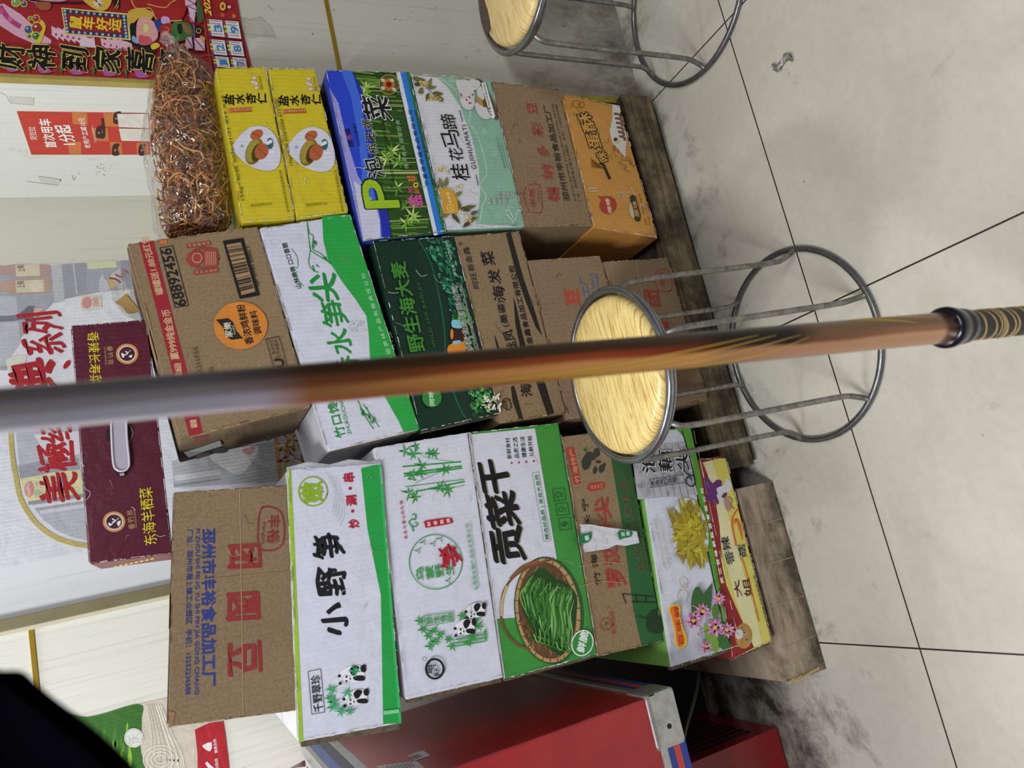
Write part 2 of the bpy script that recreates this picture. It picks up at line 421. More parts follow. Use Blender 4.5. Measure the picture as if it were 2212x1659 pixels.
# ------------------------------------------------------------------ cartons
def yplane(Y): return lambda x, y: ony(x, y, Y)
WHITE = (202, 204, 220); GREEN = (34, 148, 62); BLACKI = (18, 18, 18); REDI = (178, 52, 46); CARDC = (154, 129, 99)
def carton(label, q, Y, D, front, side, paint=None, fr=(0, 0, 1), group=None, name='cardboard_carton', cat='carton', edge=None, tape=None, r=0.0022, dx=0.0, flap=None, endp=None):
    """q = TL, TR, BR, BL of the front face seen upright"""
    TL, TR, BR, BL = [ony(x, y, Y) for x, y in q]
    d = Vector((dx, D, 0))
    base = (BL + BR) / 2 + d / 2; base.z = min(BL.z, BR.z)
    t = thing(name, label, cat, base, group)
    mb = MB(); mb.hexa([BL, BR, BR + d, BL + d, TL, TR, TR + d, TL + d], front, r, side)
    I = Ink(mb, yplane(Y), (0, -1, 0), fr)
    if paint: paint(I)
    I.fr = (0, 0, 1); rw = random.Random(len(label) * 7 + int(q[0][0])); brown = front.name.startswith('corrugated')
    wc = (176, 150, 116) if brown else (216, 216, 220); gc = (96, 78, 58) if brown else (150, 142, 130)
    cq = ((q[0][0] + q[2][0]) / 2, (q[0][1] + q[2][1]) / 2)
    for i in range(4):      # rubbed board along the folds
        a, b_ = q[i], q[(i + 1) % 4]
        for k in range(26):
            t0 = rw.random(); t1 = min(1, t0 + rw.uniform(.01, .07)); ins = rw.uniform(.004, .014); P_ = []
            for t_ in (t0, t1):
                x_, y_ = a[0] + (b_[0] - a[0]) * t_, a[1] + (b_[1] - a[1]) * t_; P_.append((x_ + (cq[0] - x_) * ins, y_ + (cq[1] - y_) * ins))
            I.stroke(P_, rw.uniform(.5, 1.6), wc if rw.random() < .65 else gc, sm=False, lift=False)
        I.up()
    for k in range(5):      # handling creases
        u, v_ = rw.uniform(.05, .95), rw.uniform(.05, .9); L_ = rw.uniform(.03, .14)
        def bi(u, v_): return tuple(q[3][j] + (q[2][j] - q[3][j]) * u + (q[0][j] - q[3][j] + (q[1][j] - q[2][j] - q[0][j] + q[3][j]) * u) * v_ for j in (0, 1))
        I.stroke([bi(u, v_), bi(min(.98, u + rw.uniform(-.01, .03)), min(.97, v_ + L_ * .6)), bi(min(.98, u + rw.uniform(-.02, .05)), min(.98, v_ + L_))], .8, wc if k % 2 else gc)
    if endp:
        E_ = (TL.x + BL.x) / 2; nx = (TL - BL).cross(Vector((0, 1, 0))).normalized(); nx = -nx if nx.x > 0 else nx
        def hit(x, y):
            r = ray(x, y); return CP + r * ((TL - CP).dot(nx) / r.dot(nx))
        J = Ink(mb, hit, nx); J.lay = .0004; endp(J)
    mb.build('body', t)
    # closed lid flaps: thin sheets of board on top and a seam down the middle of each
    top = MB(); e = Vector((0.004, 0, 0)); z = Vector((0, 0, 0.0014)); y1 = Vector((0, D * 0.485, 0)); y0 = Vector((0, 0.004, 0)); sd = side
    def sheet(a, b, ya, yb):
        P = [a + e + ya, b - e + ya, b - e + yb, a + e + yb]; top.hexa(P + [p + z for p in P], sd)
    up = TL - BL
    sheet(TL, TR, y0, y1); sheet(TL, TR, Vector((0, D * 0.515, 0)), Vector((0, D - 0.004, 0)))
    top.build('lid_flap', t)
    if edge:   # raw board edge of the glued end flap on the left end
        en = MB(); a = BL + Vector((0, 0.003, 0.003)); b = TL + Vector((0, 0.003, -0.003)); ww = Vector((-edge, 0, 0)); dd = Vector((0, 0.012, 0))
        en.hexa([a + ww, a - ww * 0.1, a - ww * 0.1 + dd, a + ww + dd, b + ww, b - ww * 0.1, b - ww * 0.1 + dd, b + ww + dd], plain('board_edge', (92, 78, 62), 0.9, nscale=120, namt=0.5), 0.0008)
        en.build('end_flap', t)
    if tape:
        tp = MB(); a, b = tape; zz = Vector((0, 0, 0.0006)); TLx = TL + (TR - TL) * a; TRx = TL + (TR - TL) * b
        P = [TLx + z * 1.3, TRx + z * 1.3, TRx + d + z * 1.3, TLx + d + z * 1.3]; tp.hexa(P + [p + zz for p in P], plain('parcel_tape', (188, 160, 112), 0.25))
        tp.build('packing_tape', t)
    if flap: flap(t, TL, TR, BR, BL)
    return t
Z1 = (0, 0, 3.568); Z2 = (300, 0, 3.318); Z3 = (0, 200, 3.3175); Z4 = (680, 140, 3.568); Z5 = (1000, 140, 3.95)
Z7 = (250, 460, 2.962); Z8 = (550, 460, 2.962); W1 = (0, 560, 2.37); W2 = (0, 1180, 3.456); W3 = (350, 980, 2.593)
W4 = (780, 900, 2.765); W5 = (1180, 900, 2.765); W6 = (980, 480, 3.457)

# ================================================================== THE ROOM
XW, YW, YB = 0.88, 1.27, 1.675
mfl, nt, b = base_mat('floor_tile')
mp = coords(nt); sep = N(nt, 'ShaderNodeSeparateXYZ'); nt.links.new(mp.outputs[0], sep.inputs[0])
def grid(out, off):
    a = N(nt, 'ShaderNodeMath', operation='SUBTRACT'); a.inputs[1].default_value = off; nt.links.new(out, a.inputs[0])
    d = N(nt, 'ShaderNodeMath', operation='DIVIDE'); d.inputs[1].default_value = 0.6; nt.links.new(a.outputs[0], d.inputs[0])
    r = N(nt, 'ShaderNodeMath', operation='ROUND'); nt.links.new(d.outputs[0], r.inputs[0])
    s = N(nt, 'ShaderNodeMath', operation='SUBTRACT'); nt.links.new(d.outputs[0], s.inputs[0]); nt.links.new(r.outputs[0], s.inputs[1])
    ab = N(nt, 'ShaderNodeMath', operation='ABSOLUTE'); nt.links.new(s.outputs[0], ab.inputs[0])
    l = N(nt, 'ShaderNodeMath', operation='LESS_THAN'); l.inputs[1].default_value = 0.0024; nt.links.new(ab.outputs[0], l.inputs[0]); return l.outputs[0]
gx = grid(sep.outputs['X'], 0.863); gy = grid(sep.outputs['Y'], 0.9743)
mxg = N(nt, 'ShaderNodeMath', operation='MAXIMUM'); nt.links.new(gx, mxg.inputs[0]); nt.links.new(gy, mxg.inputs[1])
n1 = noise(nt, mp, 5, 5, 0.6, 0.5); r1 = ramp(nt, [(0.3, lin((182, 177, 164))), (0.5, lin((192, 187, 175))), (0.75, lin((196, 192, 180)))]); nt.links.new(n1.outputs['Fac'], r1.inputs[0])
n2 = noise(nt, mp, 60, 3, 0.6); r2 = ramp(nt, [(0.3, (0.93, 0.93, 0.93)), (0.6, (1, 1, 1))]); nt.links.new(n2.outputs['Fac'], r2.inputs[0])
mm = N(nt, 'ShaderNodeMix', data_type='RGBA', blend_type='MULTIPLY'); mm.inputs[0].default_value = 1; nt.links.new(r1.outputs[0], mm.inputs[6]); nt.links.new(r2.outputs[0], mm.inputs[7])
# grime that has settled near the pallets and the wall
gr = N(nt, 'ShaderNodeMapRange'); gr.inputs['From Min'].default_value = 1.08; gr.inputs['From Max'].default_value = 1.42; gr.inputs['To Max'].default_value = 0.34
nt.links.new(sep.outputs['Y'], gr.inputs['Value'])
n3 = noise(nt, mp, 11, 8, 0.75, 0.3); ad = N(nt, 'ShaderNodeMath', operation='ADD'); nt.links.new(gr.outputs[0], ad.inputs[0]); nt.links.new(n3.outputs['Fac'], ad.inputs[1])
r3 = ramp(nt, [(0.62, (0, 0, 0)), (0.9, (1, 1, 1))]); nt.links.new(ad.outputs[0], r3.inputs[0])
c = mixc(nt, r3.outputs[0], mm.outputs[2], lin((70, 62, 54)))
n4 = noise(nt, mp, 42, 4, 0.5); r4 = ramp(nt, [(0.755, (0, 0, 0)), (0.775, (1, 1, 1))]); nt.links.new(n4.outputs['Fac'], r4.inputs[0])
c = mixc(nt, r4.outputs[0], c, lin((96, 84, 70)))
c = mixc(nt, mxg.outputs[0], c, lin((44, 40, 36)))
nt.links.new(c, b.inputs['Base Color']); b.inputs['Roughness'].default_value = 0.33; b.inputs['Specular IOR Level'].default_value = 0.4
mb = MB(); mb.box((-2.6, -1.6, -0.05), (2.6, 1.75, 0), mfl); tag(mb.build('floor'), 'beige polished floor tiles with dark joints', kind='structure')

wb = wall_mat('wall_board', (220, 221, 214)); wb2 = wall_mat('wall_board_grey', (198, 197, 186)); wr = wall_mat('wall_board_right', (188, 184, 174), hi=0.45, amt=0.8)
wl = wall_mat('wall_board_left', (226, 226, 216)); wst = wall_mat('wall_board_strip', (220, 223, 228), dirt=(140, 138, 132))
mb = MB(); mb.box((0.045, YB, 0), (0.2, YB + 0.08, 2.7), wst); mb.box((0.2, YB, 0), (0.95, YB + 0.08, 2.7), wb2); tag(mb.build('wall_back'), kind='structure')
mb = MB(); mb.box((XW, YW + 0.001, 0), (XW + 0.07, YB, 2.7), wb); I = Ink(mb, lambda x, y: onx(x, y, XW), (-1, 0, 0), Z3); I.lay = .0002
scr = (150, 146, 130); pt2 = (206, 206, 196)
I.poly([(60, 25), (245, 35), (240, 88), (75, 75)], pt2); I.stroke([(0, 0), (40, 15), (75, 75), (240, 88), (246, 38)], 3, scr, sm=False); I.poly([(275, 598), (438, 622), (420, 665), (290, 640)], pt2); I.stroke([(275, 598), (438, 622), (420, 665), (195, 635)], 3, scr, sm=False); I.disc((434, 628), 5, (70, 64, 54))
I.stroke([(515, 590), (530, 625), (545, 600)], 4, scr); I.stroke([(560, 575), (575, 582)], 3, scr)
for k in range(22): p = (random.uniform(680, 800), random.uniform(510, 600)); I.stroke([p, (p[0] + random.uniform(-12, 12), p[1] + random.uniform(-10, 10))], random.uniform(2, 5), scr, sm=False, lift=False)
tag(mb.build('wall_side'), kind='structure')
mb = MB(); mb.box((XW + 0.001, YW, 0), (2.6, YW + 0.06, 2.7), wr); I = Ink(mb, yplane(YW), (0, -1, 0), Z2); I.lay = .0002; scr = (140, 134, 120)
I.poly([(720, 120), (800, 140), (870, 118), (940, 180), (985, 265), (760, 275), (735, 200)], (176, 172, 160)); I.stroke([(720, 120), (800, 140), (870, 118), (940, 180), (985, 265), (900, 245)], 3, scr, sm=False); I.stroke([(740, 240), (980, 268)], 3, scr, sm=False)
I.stroke([(925, 35), (960, 75)], 4, scr, sm=False); I.disc((1245, 243), 6, (120, 96, 80)); I.disc((1395, 70), 5, scr)
for k in range(60): p = (random.uniform(1700, 3100), random.uniform(-60, 480)); I.stroke([p, (p[0] + random.uniform(-14, 14), p[1] + random.uniform(-8, 8))], random.uniform(2, 6), random.choice([(120, 112, 98), (96, 86, 74), (150, 142, 126)]), sm=False, lift=False)
tag(mb.build('wall_right'), kind='structure')
mb = MB(); mb.box((-2.6, YB - 0.006, 0), (0.021, YB + 0.08, 2.7), wl); tag(mb.build('wall_left'), kind='structure')
gold = plain('gold_trim', (186, 166, 92), 0.35, 0.4, nscale=14, namt=0.2)
yel = plain('yellow_trim', (206, 190, 60), 0.5, 0.1, nscale=30, namt=0.4)
olive = plain('olive_trim', (132, 124, 92), 0.4, 0.3, nscale=14, namt=0.15)
mb = MB(); mb.box((XW - 0.003, YW - 0.003, 0.45), (XW + 0.009, YW + 0.012, 2.7), gold, 0.001); mb.box((XW - 0.003, YW - 0.003, 0.0), (XW + 0.012, YW + 0.014, 0.45), yel, 0.001)
tag(mb.build('trim_1'), 'gold corner trim on the outer edge of the alcove', kind='structure')
mb = MB(); mb.box((0.026, YB - 0.016, 0), (0.047, YB, 2.7), olive, 0.001); mb.box((0.018, YB - 0.011, 0), (0.026, YB, 2.7), plain('pale_bead', (206, 202, 178), 0.5), 0.001)
tag(mb.build('trim_2'), 'dull olive metal strip between the wall panels', kind='structure')
brass = plain('brass_groove', (176, 146, 40), 0.3, 0.7)
z1 = ony(718, 75, YW).z
mb = MB(); mb.box((XW + 0.015, YW - 0.0025, z1 - 0.0035), (2.6, YW, z1 + 0.0035), brass); tag(mb.build('trim_3'), kind='structure')
z2 = ony(74, 1416, YB).z
mb = MB(); mb.box((-2.6, YB - 0.0085, z2 - 0.004), (0.018, YB - 0.006, z2 + 0.004), brass); tag(mb.build('trim_4'), kind='structure')
mb = MB(); mb.box((-2.6, -1.6, 2.7), (2.6, 1.75, 2.75), plain('ceiling_paint', (225, 224, 218), 0.9)); tag(mb.build('ceiling'), kind='structure')

# ================================================================== PAPER ON THE WALLS
def sheet(name, label, cat, hit, n, corners, back, paint, fr, group=None, th=0.0008):
    mb = MB(); nn = Vector(n); P = [hit(*c_) for c_ in corners]; cen = sum(P, Vector()) / len(P)
    L = len(P); V = [p + nn * 0.0001 for p in P] + [p + nn * 0.0003 for p in P]
    mb.add(V, [list(range(L)), list(range(2 * L - 1, L - 1, -1))] + [[i, (i + 1) % L, L + (i + 1) % L, L + i] for i in range(L)], back)
    I = Ink(mb, hit, n, fr); paint(I)
    return tag(mb.build(name, at=cen), label, cat, group)

# --- red leaflet on the side wall
def leaflet(I):
    for q in (((552, 860), (668, 864), (678, 960), (562, 955)), ((795, 868), (905, 870), (912, 975), (808, 972)), ((700, 985), (830, 985), (838, 1088), (735, 1085)), ((520, 1088), (625, 1092), (625, 1188), (535, 1185)), ((845, 1090), (938, 1094), (945, 1186), (855, 1184)), ((1050, 1098), (1140, 1100), (1150, 1188), (1056, 1187))):
        I.poly(q, (206, 122, 62))
    I.text('货拉拉', (290, 1078), (270, 975), 48, (240, 232, 224), 0.01)
    I.text('首次用车', (440, 1135), (385, 915), 78, (246, 240, 232), 0.03)
    I.text('1分起', (590, 1110), (535, 960), 105, (246, 240, 232), 0.03)
    I.text('老用户立减10元', (700, 1140), (650, 905), 42, (244, 236, 226), 0.02)
    I.text('(仅限本活动新用户)', (745, 1095), (722, 965), 16, (240, 220, 200))
    for p in ((905, 905), (895, 1150), (1100, 1150), (770, 1015)):
        I.blob([(p[0] - 30, p[1] + 40), (p[0] + 25, p[1] + 40), (p[0] + 12, p[1] - 5), (p[0] + 25, p[1] - 45), (p[0] - 25, p[1] - 35)], (58, 36, 32))
        I.disc((p[0] - 8, p[1] + 5), 9, (190, 120, 84))
    I.stroke([(765, 1050), (800, 1045), (790, 910)], 20, (58, 36, 32))
    I.poly([(902, 872), (1140, 872), (1150, 985), (915, 975)], (222, 218, 210)); I.poly([(915, 985), (1150, 990), (1155, 1085), (935, 1080)], (222, 218, 210))
sheet('leaflet', 'red and orange paper leaflet with white lettering stuck on the alcove side wall', 'leaflet', lambda x, y: onx(x, y, XW), (-1, 0, 0),
      [(36, 240), (322, 244), (325, 334), (68, 334)], ink((196, 62, 48)), leaflet, Z1)

# --- new year calendar
A1 = (0, 0, 7.373); A2 = (240, 0, 6.9125)
def calendar(I):
    I.fr = A1
    I.poly([(-200, 100), (60, 60), (330, 230), (700, 560), (815, 640), (815, 700), (520, 690), (250, 570), (0, 410), (-200, 330)], (206, 160, 182))
    I.stroke([(0, 100), (140, 300), (330, 430)], 80, (170, 60, 112)); I.disc((160, 310), 42, (196, 96, 140)); I.disc((20, 185), 45, (190, 80, 130))
    for p, r, c_ in (((455, 475), 62, (44, 86, 150)), ((592, 450), 82, (150, 40, 40)), ((575, 300), 50, (150, 40, 50)), ((575, 580), 58, (46, 110, 62)), ((468, 585), 30, (40, 104, 60)), ((255, 45), 62, (110, 150, 84)), ((385, 70), 40, (42, 70, 130)), ((480, 300), 24, (52, 110, 60))):
        I.disc(p, r + 14, (206, 186, 66)); I.disc(p, r, c_); I.disc((p[0] - r * .3, p[1] - r * .3), r * .25, (210, 196, 190))
    I.blob([(660, 320), (730, 420), (700, 560), (640, 700), (560, 690), (620, 600), (680, 470), (640, 390)], (206, 180, 56))
    for k in range(6):
        x = 820 + k * 92; y = 90 + k * 18
        I.poly([(x, y + 330), (x + 8, y + 480), (x + 110, y + 560), (x + 130, y + 400)], (212, 176, 190)); I.disc((x + 75, y + 470), 20, (160, 48, 84))
    I.poly([(1290, 610), (1505, 600), (1525, 775), (1270, 755)], (206, 186, 198)); I.disc((1440, 600), 60, (186, 96, 110), ry=26)
    for k in range(5):
        x = 1600 + k * 95; I.poly([(x, 610), (x + 100, 650), (x + 150, 820 + k * 2), (x + 20, 740 + k * 20)], (208, 168, 184)); I.disc((x + 70, 715 + k * 22), 18, (162, 46, 84))
    I.blob([(1930, 650), (2080, 700), (2300, 850), (2500, 860), (2400, 760), (2100, 640)], (28, 34, 28))
    I.blob([(480, -20), (1050, -20), (1000, 40), (560, 60)], (196, 130, 150))
    I.stroke([(480, 20), (900, 60), (1420, 60)], 26, (30, 22, 24)); I.blob([(560, 60), (800, 60), (790, 170), (640, 170)], (150, 84, 50))
    I.blob([(1320, -20), (1440, 120), (1600, 190), (1720, 150), (1780, 20), (1700, -20)], (200, 166, 58))
    for k in range(8): I.leaf((1560, 60), k * .8, 100, 30, random.choice([(150, 40, 36), (74, 92, 140), (206, 196, 200)]))
    I.up(); I.poly([(1800, -20), (1905, -20), (1900, 170), (1820, 130)], (30, 26, 26)); I.stroke([(1830, 150), (1870, 80), (1890, 10)], 14, (200, 178, 80)); I.stroke([(1860, 160), (1890, 110)], 12, (200, 178, 80))
    # framed couplet
    I.poly([(980, 140), (2050, 235), (2085, 660), (1040, 560)], (212, 196, 104)); I.poly([(1000, 160), (2020, 258), (2050, 634), (1055, 545)], (32, 52, 92)); I.poly([(1078, 232), (1935, 310), (1965, 560), (1115, 495)], (142, 32, 38))
    for i in range(11):
        t = i / 10
        for (a, b_) in (((1035, 192), (1975, 282)), ((1075, 520), (2012, 602))):
            I.disc((a[0] + (b_[0] - a[0]) * t, a[1] + (b_[1] - a[1]) * t), 22, [(150, 190, 160), (190, 130, 150)][i % 2], lift=False)
    for i in range(1, 6):
        t = i / 6
        for (a, b_) in (((1035, 192), (1075, 520)), ((1975, 282), (2012, 602))): I.disc((a[0] + (b_[0] - a[0]) * t, a[1] + (b_[1] - a[1]) * t), 22, [(190, 130, 150), (150, 190, 160)][i % 2], lift=False)
    I.up(); I.vtext('鼠年好运', (1120, 372), (1950, 440), 190, (222, 196, 44), 0.035, h=165)
    # side strip with plums and brush writing
    I.stroke([(-200, 690), (0, 705), (1000, 770), (3300, 850)], 8, (110, 24, 30), sm=False)
    for k in range(7):
        x = 130 + k * 515; y = 930 + k * 25
        I.ring((x + 90, y + 20), 250, 6, (196, 110, 80), ry=200); I.blob([(x - 40, y + 90), (x + 150, y + 170), (x + 160, y + 220), (x, y + 220)], (160, 84, 150)); I.leaf((x - 180, y - 140), 1.5, 150, 60, (70, 110, 60)); I.leaf((x - 190, y + 60), 1.5, 170, 50, (70, 104, 60)); I.up()
    I.vtext('财神到家喜事', (-60, 940), (3020, 1050), 370, (16, 14, 14), 0.03, h=380, warp=0.05, halo=((206, 190, 96), 0.03))
    # right half: red fortune scroll, green robe, notes, golden ingot
    I.fr = A2
    I.blob([(290, -20), (360, 150), (540, 140), (640, 260), (760, 330), (1000, 350), (1110, 200), (1090, -20)], (150, 34, 34))
    I.stroke([(290, -20), (360, 140), (480, 150), (600, 160), (660, 290), (760, 340), (1060, 330)], 14, (206, 176, 70))
    I.blob([(560, 80), (620, 30), (1060, 170), (1080, 250), (1000, 330), (700, 260)], (156, 36, 34)); I.stroke([(540, 90), (800, 140), (900, 60), (1080, -20)], 12, (212, 176, 84))
    I.blob([(260, 200), (460, 150), (640, 230), (560, 340), (420, 300), (300, 420), (260, 380)], (196, 160, 66))
    I.blob([(280, 420), (330, 370), (400, 480), (390, 590), (310, 560)], (24, 24, 30))
    I.blob([(320, 560), (380, 600), (400, 680), (320, 640)], (120, 160, 196))
    I.blob([(400, 330), (560, 300), (680, 420), (690, 600), (520, 700), (390, 640)], (206, 150, 150))
    I.blob([(420, 560), (540, 560), (620, 640), (560, 700), (430, 690)], (190, 84, 96)); I.ring((520, 450), 80, 10, (212, 180, 96), ry=110); I.disc((520, 450), 40, (212, 196, 120), ry=60)
    I.blob([(640, 330), (760, 350), (740, 500), (690, 470)], (38, 60, 130)); I.blob([(760, 280), (860, 290), (880, 380), (760, 380)], (190, 160, 204))
    I.blob([(720, 470), (780, 390), (910, 380), (920, 500), (850, 620), (760, 590)], (156, 40, 38)); I.stroke([(800, 440), (860, 450), (830, 530), (770, 530)], 12, (206, 130, 60))
    I.blob([(940, 360), (1160, 380), (1220, 500), (1200, 600), (1050, 640), (940, 660), (900, 560)], (56, 112, 56)); I.blob([(990, 400), (1060, 400), (1060, 530), (1000, 510)], (28, 28, 22)); I.disc((1130, 470), 95, (150, 100, 66), ry=42, rot=.9)
    I.blob([(1240, 470), (1290, 400), (1360, 460), (1340, 540), (1260, 550)], (28, 28, 22)); I.ring((1305, 490), 34, 9, (206, 184, 90)); I.stroke([(1230, 390), (1240, 520), (1240, 660)], 26, (120, 80, 130))
    for q in (((1100, 0), (1280, 0), (1250, 90), (1110, 120)), ((1140, 120), (1250, 100), (1290, 190), (1180, 280)), ((1150, 260), (1260, 230), (1240, 380), (1190, 350)), ((1120, 590), (1200, 580), (1230, 760), (1100, 740)), ((1240, 600), (1390, 600), (1400, 790), (1250, 780)), ((1050, 700), (1130, 680), (1160, 800), (1070, 760))):
        I.poly(q, (206, 178, 196)); I.stroke([q[0], q[2]], 16, (150, 56, 110))
    I.blob([(1290, 20), (1340, 100), (1370, 330), (1300, 360), (1270, 200)], (62, 92, 54)); I.blob([(600, 700), (680, 670), (730, 720), (640, 775), (600, 750)], (206, 180, 50)); I.blob([(1330, 570), (1400, 600), (1370, 680)], (196, 156, 70))
    I.stroke([(1340, -20), (1380, 300), (1440, 760), (1520, 1180)], 5, (196, 110, 80), sm=False)
    I.text('2020', (1500, 275), (1450, -75), 85, (222, 190, 66), 0.045, shear=0.12)
    I.disc((1665, 130), 45, (206, 180, 60), ry=62); I.disc((1665, 130), 20, (142, 32, 38), ry=30); I.vtext('鼠', (1625, 262), (1695, 262), 58, (196, 130, 70)); I.vtext('年', (1800, 280), (1870, 280), 66, (206, 160, 84)); I.disc((1760, 140), 26, (200, 196, 180), ry=20)
    for (x, y, t_, hh) in ((1420, 318, '3', 270), (1665, 340, '9', 275), (1460, 620, '2', 245), (1715, 642, '8', 235), (1515, 872, '1', 180), (1770, 886, '7', 175)):
        x2 = x + hh * .17
        I.poly([(x, y), (x + 232, y + 20), (x2 + 232, y + hh), (x2, y + hh - 22)], (206, 204, 206))
        for k, c_ in enumerate(((96, 92, 96), (150, 50, 46), (200, 190, 60), (60, 130, 70), (200, 190, 60), (150, 50, 46), (60, 90, 150))):
            a, b_ = k / 7, (k + 1) / 7
            I.poly([(x + (x2 - x) * a, y + (hh - 22) * a), (x + 38 + (x2 - x) * a, y + 3 + (hh - 22) * a), (x + 38 + (x2 - x) * b_, y + 3 + (hh - 22) * b_), (x + (x2 - x) * b_, y + (hh - 22) * b_)], c_, False)
        I.up(); I.text(t_, (x2 + 190, y + hh * .68), (x2 + 170, y + hh * .34), 100, (50, 120, 170), 0.05)
        for k in range(6):
            if k in (2, 3): continue
            yy = y + 25 + k * (hh - 40) / 6
            I.stroke([(x + 55 + k * 8, yy), (x + 205 + k * 8, yy + 14)], 9, (90, 88, 100), sm=False, lift=False)
        I.up()
sheet('calendar', 'red lunar new year calendar hanging on the right wall', 'calendar', yplane(YW - 0.003), (0, -1, 0),
      [(-60, -60), (490, -60), (512, 0), (522, 60), (545, 152), (560, 188), (325, 172), (240, 168), (0, 158), (-60, 156)], ink((150, 34, 38)), calendar, A1)

# --- big seasoning poster on the back wall
B1 = (0, 560, 5.5294); B2 = (0, 900, 4.8794)
def poster(I):
    I.fr = (0, 0, 1)
    G1 = (158, 160, 170); G2 = (178, 180, 188); G3 = (144, 146, 158)
    I.poly([(-40, 583), (290, 562), (290, 625), (220, 630), (120, 650), (60, 710), (25, 760), (15, 800), (-40, 800)], G1)
    for q, c_ in ((((110, 573), (133, 571), (140, 650), (118, 655)), G2), (((260, 563), (288, 562), (292, 620), (268, 622)), G3), (((133, 571), (185, 568), (188, 632), (140, 645)), (150, 152, 162)), (((0, 640), (35, 640), (45, 740), (10, 790), (0, 790)), G2)): I.poly(q, c_)
    I.fr = B1
    for y, c_ in ((130, (172, 146, 140)), (320, (178, 150, 134))):
        I.blob([(-80, y - 50), (60, y - 50), (200, y - 85 if y > 200 else y - 70), (560, y - 100 if y > 200 else y - 65), (610, y - 30), (600, y + 60), (560, y + 75), (200, y + 80 if y < 200 else y + 100), (60, y + 60), (-80, y + 70)], c_)
        I.poly([(185, y - 60), (520 if y > 200 else 470, y - 75), (530 if y > 200 else 480, y + 70), (195, y + 80)], (200, 192, 166)); I.text('上味', (300, y + 20), (290, y - 60), 80, (120, 104, 96), 0.02)
    I.disc((430, 320), 80, (206, 200, 178), ry=72)
    I.poly([(1040, 30), (1390, 20), (1395, 100), (1045, 125)], (200, 204, 168)); I.stroke([(880, 60), (920, 420)], 22, (178, 180, 188), sm=False); I.blob([(1190, 380), (1190, 260), (1230, 165), (1250, 230), (1290, 270), (1300, 370)], (184, 186, 196))
    I.stroke([(0, 715), (200, 700), (330, 620), (420, 590)], 70, (120, 118, 128)); I.blob([(330, 570), (400, 580), (420, 700), (380, 760), (320, 720), (200, 710)], (110, 106, 116)); I.poly([(410, 585), (520, 590), (430, 700), (400, 700)], (206, 170, 160))
    I.blob([(80, 1200), (250, 1150), (320, 1180), (220, 1400), (100, 1310)], (206, 206, 190)); I.poly([(90, 1300), (300, 1480), (440, 1500), (200, 1380)], (188, 184, 190))
    I.poly([(970, 440), (1210, 430), (1220, 595), (968, 605)], (206, 202, 184)); I.disc((1040, 520), 60, (196, 140, 138), ry=70); I.vtext('美', (1110, 515), (1200, 510), 130, (196, 150, 146), 0.02)
    I.fr = B2
    # gold outline and the photograph inside it
    Pc = [(105, -120), (115, 200), (135, 440), (170, 640), (210, 840), (290, 1000), (400, 1140), (560, 1260), (740, 1330), (930, 1365)]
    inner = [(930, 1310), (760, 1270), (600, 1200), (460, 1090), (345, 950), (270, 800), (220, 620), (195, 420), (170, 200), (160, -120), (930, -120)]
    I.poly(inner, (176, 178, 188)); I.stroke(Pc, 52, (184, 168, 96))
    I.poly([(190, 520), (490, 460), (830, 440), (850, 640), (215, 660)], (150, 152, 160)); I.poly([(210, 660), (560, 590), (850, 560), (880, 860), (300, 900), (255, 800)], (206, 204, 158)); I.disc((310, 765), 50, (200, 130, 124), ry=85)
    I.text('MAEPRO', (330, 830), (310, 690), 34, (222, 214, 200)); I.text('原汁', (460, 840), (440, 670), 80, (150, 156, 160))
    I.blob([(560, 700), (620, 680), (650, 610), (700, 620), (690, 720), (620, 770), (560, 760)], (150, 150, 200))
    for k, (c_, dx) in enumerate((((140, 142, 150), 0), ((206, 206, 212), 45), ((160, 162, 170), 85), ((200, 200, 208), 120))): I.stroke([(300 + dx, 915 + dx * .8), (880 + dx * .1, 830 + dx * .9)], 36, c_, sm=False)
    # wedge of white cloth and big red brush words
    I.poly([(360, 190), (830, 150), (860, 380), (540, 520)], (206, 206, 214))
    RC = (164, 24, 34)
    I.fr = B1
    I.text('系列', (800, 1110), (720, 620), 430, RC, 0.02, warp=0.05, shear=-0.0)
    I.text('典', (700, 1560), (650, 1190), 470, RC, 0.04, warp=0.05)
    I.disc((800, 1260), 60, RC, ry=30, rot=2.2)
    I.fr = B2
    I.text('美極', (840, 870), (770, 250), 340, RC, 0.03, warp=0.05)
    I.text('经', (760, 240), (720, 0), 280, RC, 0.03, warp=0.05)
    # lower photograph glimpsed between the cartons
    I.fr = (340, 840, 4.8087)
    I.poly([(150, 760), (230, 735), (1250, 560), (1290, 960), (170, 1030)], (176, 178, 184)); I.poly([(170, 900), (650, 840), (660, 890), (180, 960)], (204, 204, 208)); I.poly([(170, 990), (650, 930), (660, 950), (180, 1020)], (150, 152, 158))
    I.blob([(540, 700), (800, 620), (1040, 600), (1000, 740), (870, 880), (740, 860)], (214, 214, 218)); I.blob([(880, 640), (1010, 600), (960, 690)], (200, 160, 150))
    I.poly([(1205, 500), (1245, 490), (1300, 960), (1260, 970)], (186, 140, 92)); I.poly([(1250, 480), (1580, 420), (1620, 900), (1300, 960)], (178, 180, 184))
    for k in range(60):
        a = random.uniform(0, 6.28); I.leaf((1400 + random.uniform(-120, 150), 640 + random.uniform(-120, 130)), a, random.uniform(60, 160), random.uniform(14, 40), random.choice([(150, 100, 60), (190, 168, 110), (206, 200, 150), (120, 60, 40), (96, 52, 34), (170, 180, 90)]))
        if k % 6 == 0: I.up()
